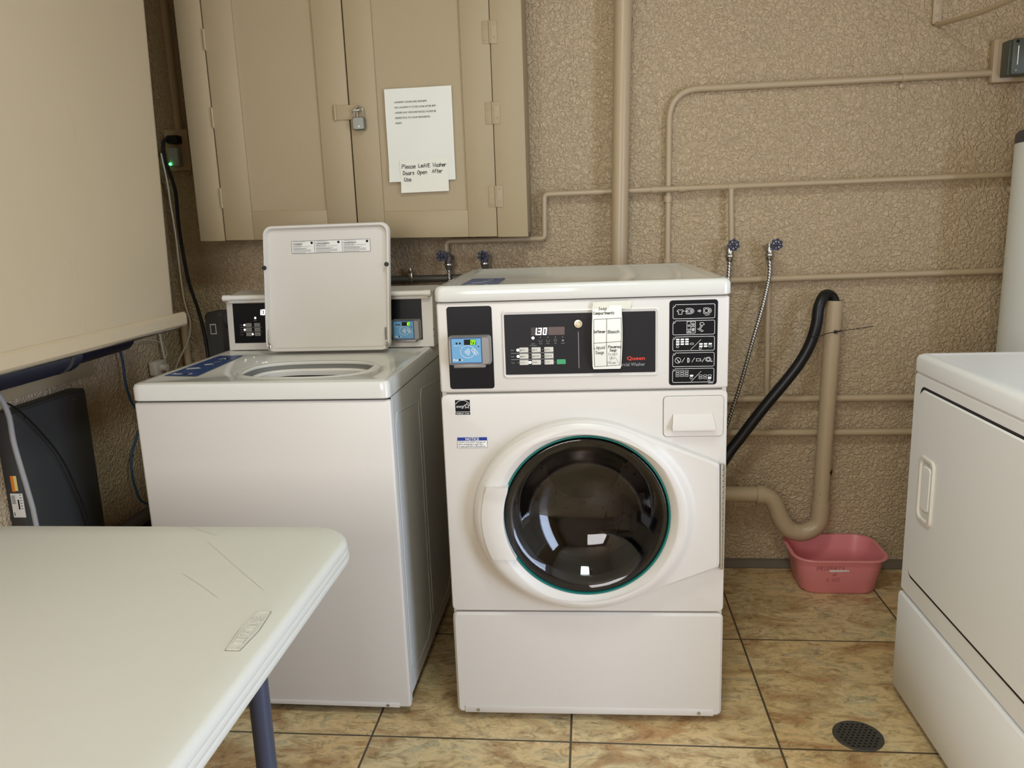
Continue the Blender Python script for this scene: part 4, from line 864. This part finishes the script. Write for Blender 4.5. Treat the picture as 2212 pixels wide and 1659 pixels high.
for pts, lbl in (([(-.463, -.060, 1.137), (-.462, -.060, 1.06), (-.455, -.07, .95), (-.43, -.10, .80), (-.38, -.17, .70), (-.25, -.215, .66), (-.22, -.235, .66), (-.22, -.266, .66)], 'braided steel hose hanging between the two washers under the cabinet'),
                 ([(.493, -.060, 1.137), (.492, -.062, 1.095), (.484, -.075, 1.02), (.460, -.12, .92), (.41, -.19, .82), (.34, -.215, .77), (.28, -.222, .76), (.275, -.262, .76)], 'short braided steel hose curving behind the front-loading washer lid'),
                 ([(.623, -.060, 1.137), (.624, -.065, 1.07), (.602, -.085, .976), (.567, -.10, .851), (.532, -.10, .708), (.500, -.09, .590), (.470, -.07, .49), (.40, -.09, .40), (.32, -.16, .36), (.25, -.215, .35), (.24, -.235, .35), (.24, -.262, .35)], 'long braided steel hose slanting down the wall left of the black hose')):
    h = T1('braided_hose', M_BRAID, lbl, 'hose', pts, .0068, 12, smooth=6, group='braided steel water hoses on the back wall')
    on(h, MB().cyl(pts[0], (pts[0][0], pts[0][1], pts[0][2] - .034), .0062, n=14), 'ferrule', M_CHROME)
# pink basin
PB = thing('wash_basin', 'pink plastic basin standing on the floor under the drain trap', 'basin', (.856, -.135, 0))
rb = lambda i, hw, hd, r, z: [(.856 - .856 + u, v, z) for u, v in rr(-hw + i, hw - i, -hd + i, hd - i, max(.01, r - i), 8)]
b = MB(); b.loft([rb(0, .112, .078, .045, .004), rb(0, .118, .084, .048, .0005), rb(0, .126, .092, .052, .010), rb(0, .147, .110, .06, .124), rb(0, .158, .121, .068, .128), rb(0, .159, .122, .069, .131), rb(0, .157, .120, .067, .1335), rb(0, .147, .110, .06, .1325), rb(0, .1445, .1075, .058, .126), rb(0, .124, .090, .05, .012), rb(0, .114, .08, .046, .006)], True, True)
b.build('bowl', M_PINK, PB, smooth=50)
wf = lambda u, z: Vector((u - .856, -.092 - (z - .010) * .018 / .114 - .0012, z))
b = MB(); b.ink(hand('PROPERTY', .771, .094, .0150, .1, .06, 1.3) + hand('of', .825, .073, .010) + hand('C N/C', .806, .050, .0135, .1, .05, 1.2), .0011, 0, wf); b.build('faded_writing', mat('faded_red_ink', (128, 50, 54), .6), PB)
b = MB(); b.add([wf(.813, .0885), wf(.876, .0905), wf(.876, .0965), wf(.813, .0965)], [(0, 1, 2, 3)]); b.shear(lambda x, y, z: (x, y - .0006, z)); b.build('tape_strip', M_INKW, PB)
# floor drain
FD = thing('floor_drain', 'round dark metal drain grate set in the floor tiles', 'drain', (.670, -.983, 0))
b = MB(); b.lathe([(.0595, .0), (.0595, .0015), (.057, .003), (.054, .0022), (.0001, .0022)], (0, 0, 0), 'z', 40); b.build('grate', M_DRAIN, FD)
b = MB()
for i in range(-5, 6):
    for j in range(-5, 6):
        x = i * .0125 + (.00625 if j % 2 else 0); y_ = j * .0105
        if math.hypot(x, y_) < .049: b.add([(x + .0042 * math.cos(PI * q / 4), y_ + .0034 * math.sin(PI * q / 4), .0027) for q in range(8)], [tuple(range(8))])
o = b.build('grate_holes', M_DHOLE, FD); o['kind'] = 'stuff'
# junction box, shelf bracket, water heater
JB = thing('junction_box', 'dark grey metal junction box at the upper right wall', 'junction box', (1.42, 0, 1.665))
b = MB(); b.box(1.296, 1.56, -.030, 0, 1.655, 1.785, .004); b.build('wall_plate', M_PIPE, JB, world=True)
b = MB(); b.box(1.318, 1.54, -.078, -.030, 1.668, 1.772, .003); b.box(1.322, 1.54, -.092, -.078, 1.667, 1.773, .006); b.build('box_cover', M_JBOX, JB, world=True)
for z in (1.679, 1.763): MB().cyl((1.334, -.092, z), (1.334, -.095, z), .004, n=12).build('cover_screw', M_CHROME if z < 1.7 else M_BLACK, JB, world=True)
MB().tube([(1.338, -.093, 1.695), (1.338, -.093, 1.750)], .0018, 6).build('cover_rib', M_CHROME, JB, world=True)
BK = thing('shelf_bracket', 'tan painted angled metal bracket at the top right wall', 'bracket', (1.126, 0, 1.83))
b = MB(); b.box(1.112, 1.140, -.014, 0, 1.842, 2.30, .003); b.build('upright', M_PIPE, BK, world=True)
for z in (1.868, 1.905, 2.05): MB().lathe([(.0045, -.013), (.004, -.0165), (.0001, -.018)], (1.124, 0, z), 'y', 12).build('screw', M_PIPE, BK, world=True)
b = MB(); b.tube([(1.126, -.008, 1.845), (1.126, -.02, 1.838), (1.126, -.30, 1.806), (1.126, -.62, 1.79)], .0075, 12); b.build('arm', M_PIPE, BK, world=True)
WH = thing('water_heater', 'tall white cylindrical tank behind the dryer at the right edge', 'water heater', (1.500, -.300, 0))
b = MB(); b.lathe([(.222, 0), (.2255, .004), (.2255, 1.455)], (0, 0, 0), 'z', 64, cap=True); b.build('tank', M_HEAT, WH)
b = MB(); b.lathe([(.2262, 1.452), (.2262, 1.478), (.219, 1.488), (.12, 1.502), (.0001, 1.504)], (0, 0, 0), 'z', 64); b.build('top_cap', M_HEATT, WH)
b = MB(); b.tube([(-.10, .10, 1.495), (-.10, .10, 1.58), (-.095, .12, 1.66)], .016, 14); b.lathe([(.0185, 1.53), (.0185, 1.56)], (-.10, .10, 0), 'z', 16); b.build('inlet_pipe', M_PIPE, WH)

# ------------------------------------------------------------------ left side: tan enclosure and what hangs below it
EN = thing('wall_enclosure', 'large smooth tan sheet-metal enclosure on the left side above the washer', 'enclosure', (-1.2, -1.3, 1.0))
XE = -1.2
def ycr(z): return -.556 + (z - 1.03) * .055
b = MB(); L = []
for z in (1.030, 1.9, ZC - .01):
    y1 = ycr(z); r = .035; loop = [(XE, -2.6, z)]
    for k in range(9):
        a = math.radians(90 * k / 8); loop.append((XE - r + r * math.cos(a), y1 - r + r * math.sin(a), z))
    loop += [(XL + .002, y1, z), (XL + .002, y1 - .012, z)]
    for k in range(9):
        a = math.radians(90 - 90 * k / 8); loop.append((XE - r + (r - .012) * math.cos(a), y1 - r + (r - .012) * math.sin(a), z))
    loop.append((XE - .012, -2.6, z)); L.append(loop)
b.loft(L, True, True); b.build('shell', M_BEIGE, EN, world=True)
b = MB(); L = []
for x, z in ((XE - .010, 1.010), (XE + .004, 1.006), (XE + .0085, 1.012), (XE + .0085, 1.040), (XE + .002, 1.0465), (XE - .010, 1.046)): L.append([(x, -2.6, z), (x, ycr(1.03) + .035, z)])
L.append(L[0]); b.loft(L, closed=False)
for yy in (-2.6, ycr(1.03) + .035): b.add([(l[0][0], yy, l[0][2]) for l in L[:-1]], [tuple(range(6))])
b.build('bottom_trim', M_BEIGE, EN, world=True)
b = MB(); b.tube([(XE - .004, -2.6, 1.004), (XE - .004, -.55, 1.004)], .0055, 10); b.build('metal_lip', M_CHROME, EN, world=True)
b = MB(); sf = lambda u, z: Vector((XE + .0004, u, z))
for u, z, h in ((-1.01, 1.235, .05), (-.995, 1.225, .045), (-.975, 1.24, .03), (-.945, 1.66, .06), (-.935, 1.59, .07), (-.925, 1.55, .05), (-.66, 1.20, .03), (-.985, 1.19, .03), (-.99, 1.08, .03)): b.ink([[(u, z), (u + .004, z - h)]], .0008, 0, sf)
b.ink([[(-.965, 1.150), (-.955, 1.140), (-.950, 1.122), (-.952, 1.108)]], .0022, 0, sf); b.build('scratches', mat('scratch_tan', (196, 180, 146), .5), EN, world=True)
def corr(b, pts, r, amp, pitch, n=20):
    P = [Vector(p) for p in pts]; out, rs = [], []
    for a, c in zip(P, P[1:]):
        m_ = max(2, int((c - a).length / pitch * 4))
        for k in range(m_): out.append(a.lerp(c, k / m_)); rs.append(r + amp * math.sin(len(out) * PI / 2))
    out.append(P[-1]); rs.append(r); return b.tube(out, rs, n)
fx = MB(); corr(fx, [(-1.37, -2.3, .985), (-1.37, -1.3, .985), (-1.365, -.85, .985)], .054, .0025, .012)
FX = tag(fx.build('corrugated_duct', M_FLEX, smooth=70), 'dark blue corrugated flexible duct hanging under the tan enclosure', 'duct')
b = MB(); b.tube([(-1.366, -.87, .985), (-1.362, -.60, .99)], .046, 20); on(FX, b, 'smooth_cuff', M_FLEX)
b = MB(); b.tube([(-1.366, -.90, .985), (-1.366, -.888, .985)], .0575, 24); on(FX, b, 'clamp', M_GPIPE)
EP = thing('breaker_box', 'dark grey electrical breaker box on the left wall behind the table', 'electrical panel', (-1.475, -.82, .12))
b = MB(); b.box(XL, -1.452, -.970, -.670, .12, .846, .0015); b.build('box', M_EPAN, EP, world=True)
b = MB(); b.box(-1.4525, -1.4475, -.968, -.672, .124, .842, .002); b.build('cover', M_EPAN, EP, world=True)
for yy in (-.93, -.72): MB().cyl((-1.4475, yy, .825), (-1.4455, yy, .825), .005, n=10).build('cover_screw', M_CHROME, EP, world=True)
yq = -.9706
MB().quad(-1.4815, -1.4725, .634, .677, yq).build('orange_label', M_ORANGE, EP, world=True); MB().quad(-1.4725, -1.4640, .636, .677, yq).build('yellow_label', M_YEL, EP, world=True)
o = MB().quad(-1.489, -1.4545, .563, .629, yq).build('white_label', M_INKW, EP, world=True)
b = MB()
for k in range(6): b.ink([[(-1.4865, .622 - k * .004), (-1.477, .622 - k * .004)], [(-1.463, .625 - k * .0075), (-1.4585, .625 - k * .0075)]], .0016, yq - .0004)
b.quad(-1.4705, -1.4665, .585, .612, yq - .0004); b.quad(-1.4855, -1.4835, .567, .577, yq - .0004); b.shear(lambda x, y, z: (x - EP.location.x, y - EP.location.y, z - EP.location.z)); b.build('label_print', M_INKK, o)
T1('grey_cable', M_CORDG, 'thick grey cable hanging in front of the breaker box', 'cable', [(-1.40, -1.068, .922), (-1.40, -1.050, .895), (-1.40, -1.037, .85), (-1.40, -1.037, .793), (-1.40, -1.029, .731), (-1.40, -1.017, .653), (-1.40, -1.008, .559), (-1.41, -1.0, .30), (-1.44, -1.0, .01)], .0065, 12, 3)
T1('black_cable', M_CORDK, 'thin black cable looping across the face of the breaker box', 'cable', [(-1.42, -1.10, .93), (-1.425, -1.034, .892), (-1.425, -1.0, .875), (-1.425, -.958, .838), (-1.425, -.904, .774), (-1.425, -.848, .693), (-1.425, -.81, .6), (-1.425, -.771, .453), (-1.43, -.76, .2), (-1.44, -.75, .01)], .0026, 8, 3)
T1('blue_cable', M_CORDB, 'thin blue cable dropping down the left wall beside the top-loading washer', 'cable', [(-1.47, -.45, 1.10), (-1.47, -.446, .95), (-1.47, -.436, .885), (-1.47, -.436, .809), (-1.47, -.417, .743), (-1.47, -.376, .686), (-1.47, -.411, .631), (-1.47, -.459, .574), (-1.47, -.469, .507), (-1.47, -.45, .428), (-1.47, -.428, .404), (-1.47, -.40, .385)], .0038, 8, 3)
T1('floor_conduit', M_GPIPE, 'dark pipe running low along the left wall', 'pipe', [(-1.478, -1.6, .352), (-1.478, -.02, .352)], .022)
tag(MB().box(XL, XL + .010, -1.6, -.001, .0, .33, .001).build('wall_skirt', M_SEAM), 'dark skirt board low on the left wall under the pipe', 'board')
T1('white_cord', M_CORDW, 'thin white cord hanging at the corner beside the tan enclosure', 'cord', [(-1.43, -.12, 1.55), (-1.420, -.12, 1.45), (-1.418, -.12, 1.382), (-1.413, -.12, 1.287), (-1.413, -.12, 1.159), (-1.41, -.12, 1.044), (-1.397, -.12, .97), (-1.409, -.12, .911), (-1.438, -.12, .861), (-1.475, -.12, .794), (-1.48, -.12, .70)], .0030, 8, 3)
T1('corner_pipe', M_PIPE, 'short tan pipe in the corner below the enclosure', 'pipe', [(-1.462, -.045, 1.0), (-1.464, -.045, .60)], .0125)
T1('white_cord', M_CORDW, 'white cord dropping straight down in the corner under the enclosure', 'cord', [(-1.485, -.18, 1.02), (-1.482, -.18, .93), (-1.475, -.18, .84), (-1.47, -.18, .76)], .0034, 8, 3)
T1('thin_wire', M_CORDW, 'thin pale wire looping under the enclosure against the left wall', 'wire', [(-1.488, -.36, .93), (-1.486, -.25, .925), (-1.484, -.17, .90), (-1.484, -.15, .86), (-1.486, -.20, .80)], .0018, 6, 3)
b = MB(); b.box(-1.492, -1.462, -.26, -.20, .80, .85, .006); b.cyl((-1.465, -.23, .825), (-1.44, -.23, .825), .012, n=14)
tag(b.build('pipe_fitting', M_CORDW), 'small pale pipe fitting in the corner under the enclosure', 'fitting')
# outlet with plug, cord, adapter, conduit
WO = thing('wall_outlet', 'tan wall outlet box in the dark corner left of the cabinet', 'outlet', (-1.41, 0, 1.497))
b = MB(); b.box(-1.452, -1.366, -.046, 0, 1.497, 1.636, .004); b.build('box', M_PIPE, WO, world=True)
b = MB(); b.cyl((-1.402, -.03, 1.634), (-1.402, -.03, 2.30), .0135, n=16); b.build('riser_conduit', M_PIPE, WO, world=True)
AD = thing('plug_adapter', 'small pale plug-in adapter with glowing green light in the wall outlet', 'adapter', (-1.409, -.046, 1.510))
b = MB(); b.box(-1.427, -1.392, -.078, -.046, 1.510, 1.572, .004); b.build('body', mat('adapter_grey', (150, 156, 150), .5), AD, world=True)
b = MB(); b.lathe([(.0046, -.078), (.0040, -.0815), (.0001, -.083)], (-1.4235, 0, 1.517), 'y', 16); b.build('green_light', M_LEDP, AD, world=True)
PC = thing('power_cord', 'black plug and cord running down the wall from the outlet', 'cord', (-1.41, -.06, .85))
b = MB(); b.box(-1.427, -1.385, -.085, -.046, 1.585, 1.613, .006); b.build('plug', M_CORDK, PC, world=True)
b = MB(); b.tube([(-1.421, -.08, 1.605), (-1.432, -.095, 1.585), (-1.431, -.10, 1.54), (-1.427, -.085, 1.49), (-1.416, -.08, 1.422), (-1.419, -.08, 1.319), (-1.415, -.08, 1.213), (-1.406, -.08, 1.107), (-1.386, -.08, 1.023), (-1.372, -.08, .939), (-1.366, -.08, .853), (-1.36, -.09, .70)], .0062, 10, smooth=4); b.build('cable', M_CORDK, PC, world=True)
GM = thing('grey_regulator', 'dark grey rounded box on the wall left of the top-loading washer console', 'regulator', (-1.327, 0, .83))
b = MB(); b.loft([[(u, y, z) for u, z in rr(-1.366 + i, -1.296 - i, .800 + i, .998 - i, .022)] for i, y in ((0, 0), (0, -.07), (.006, -.08))], True, True); b.build('housing', M_MET, GM, world=True)
b = MB(); b.cyl((-1.30, -.04, .965), (-1.262, -.04, .965), .030, n=24); b.build('port', M_MET, GM, world=True)
o = MB().quad(-1.3455, -1.3225, .9175, .955, -.0806).build('data_label', M_INKW, GM, world=True)
b = MB().quad(-1.3425, -1.3255, .921, .951, -.0810); b.shear(lambda x, y, z: (x - GM.location.x, y - GM.location.y, z - GM.location.z)); b.build('label_print', M_MET, o)

# ------------------------------------------------------------------ folding table in the foreground
TX1, TX0, TY1, TY0, TZ = -.4035, -1.165, -1.4520, -3.28, .74
FT = thing('folding_table', 'white plastic folding table with dark metal legs at the lower left', 'table', ((TX0 + TX1) / 2, (TY0 + TY1) / 2, 0))
tf = lambda i, z, r=.085: [(u, v, z) for u, v in rr(TX0 + i, TX1 - i, TY0 + i, TY1 - i, r - i, 12)]
b = MB(); b.loft([tf(.012, .697), tf(.0015, .700), tf(-.0010, .703), tf(-.0004, .7125), tf(.0002, .7131), tf(-.0002, .7137), tf(.0004, .7235), tf(.0009, .7241), tf(.0006, .7247), tf(.0018, .7325), tf(.0050, .7378), tf(.0115, TZ), tf(.05, TZ)], True, True)
FTt = b.build('tabletop', M_TABLE, FT, world=True, smooth=50)
lg = lambda a, c, dz=0.: Vector((-.4560 + .0195 * a, -1.8825 + c * .100, TZ + .0002 + dz))   # a across the badge, c along it (away from camera)
b = MB(); out_ = []
def bar(p, q, w, z0=.0, h=.0016):
    p, q = Vector(p), Vector(q); d = (q - p).normalized(); n = Vector((-d.y, d.x)) * w / 2
    V_ = [(*(p + n), 0), (*(q + n), 0), (*(q - n), 0), (*(p - n), 0)]
    b.add([(x, y, TZ + z0) for x, y, _ in V_] + [(x, y, TZ + h) for x, y, _ in V_], [(0, 1, 2, 3), (4, 5, 6, 7), (0, 1, 5, 4), (1, 2, 6, 5), (2, 3, 7, 6), (3, 0, 4, 7)])
X_ = lambda a, c: (-.4465 + a, -1.832 + c)
for pl in ([(-.0085, -.050), (-.0125, 0), (-.0085, .050)], [(-.0085, .050), (.0085, .050)], [(.0085, .050), (.0125, 0), (.0085, -.050)], [(.0085, -.050), (-.0085, -.050)]):
    for p, q in zip(pl, pl[1:]): bar(X_(*p), X_(*q), .0016)
b.build('badge_outline', M_TABLE, FTt, world=False) if False else None
on_ = b; on_.shear(lambda x, y, z: (x - FT.location.x, y - FT.location.y, z)); on_.build('badge_outline', M_TABLE, FTt, smooth=0)
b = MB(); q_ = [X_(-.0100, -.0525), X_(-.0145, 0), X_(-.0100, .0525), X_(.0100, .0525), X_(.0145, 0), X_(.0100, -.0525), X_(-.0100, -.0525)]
b.ink([[(x - FT.location.x, y - FT.location.y) for x, y in q_]], .0010, 0, lambda u, v: Vector((u, v, TZ + .0003))); b.build('badge_groove_shade', mat('groove_shade', (120, 112, 98), .8), FTt)  # flat dark line: shade around the raised badge, painted in
b = MB(); c_ = bpy.data.curves.new('tmp', 'FONT'); c_.body = 'LIFETIME'; c_.size = .0185; c_.extrude = .0010; c_.align_x = 'CENTER'; c_.resolution_u = 2
o_t = bpy.data.objects.new('tmp', c_); sc.collection.objects.link(o_t); bpy.context.view_layer.update(); me = bpy.data.meshes.new_from_object(o_t.evaluated_get(bpy.context.evaluated_depsgraph_get()))
b.add([(-.4465 + .0060 - v.co.y - FT.location.x, -1.832 + v.co.x * 1.02 - FT.location.y, TZ + .0006 + v.co.z) for v in me.vertices], [tuple(p.vertices) for p in me.polygons]); bpy.data.objects.remove(o_t)
b.build('raised_lettering', M_TABLE, FTt, smooth=0)
b = MB(); b.ink([[(x - FT.location.x, y - FT.location.y) for x, y in pl] for pl in ([(-.657, -1.531), (-.556, -1.634), (-.476, -1.714)], [(-.633, -1.661), (-.588, -1.696), (-.538, -1.738)], [(-.73, -1.460), (-.650, -1.506)])], .0006, 0, lambda u, v: Vector((u, v, TZ + .0003)))
b.build('surface_scratches', mat('scratch_grey', (172, 168, 156), .6), FTt)
for y0, s in ((-1.74, 1), (-2.99, -1)):
    for x in (-.4890, -1.08):
        L_ = MB().tube([(x, y0, .697), (x + (.030 if x > -.8 else -.030) * 0 + .0, y0 + .0, .60), (x, y0, .012)], .0158, 20); L_.build('leg', M_LEG, FT, world=True, smooth=50)
        MB().cyl((x, y0, 0), (x, y0, .02), .0185, n=18).build('leg_cap', M_RUB, FT, world=True)
    MB().tube([(-.489, y0, .30), (-1.08, y0, .30)], .011, 14).build('crossbar', M_LEG, FT, world=True)
    MB().tube([(-.489, y0, .685), (-1.08, y0, .685)], .0125, 14).build('top_bar', M_LEG, FT, world=True)
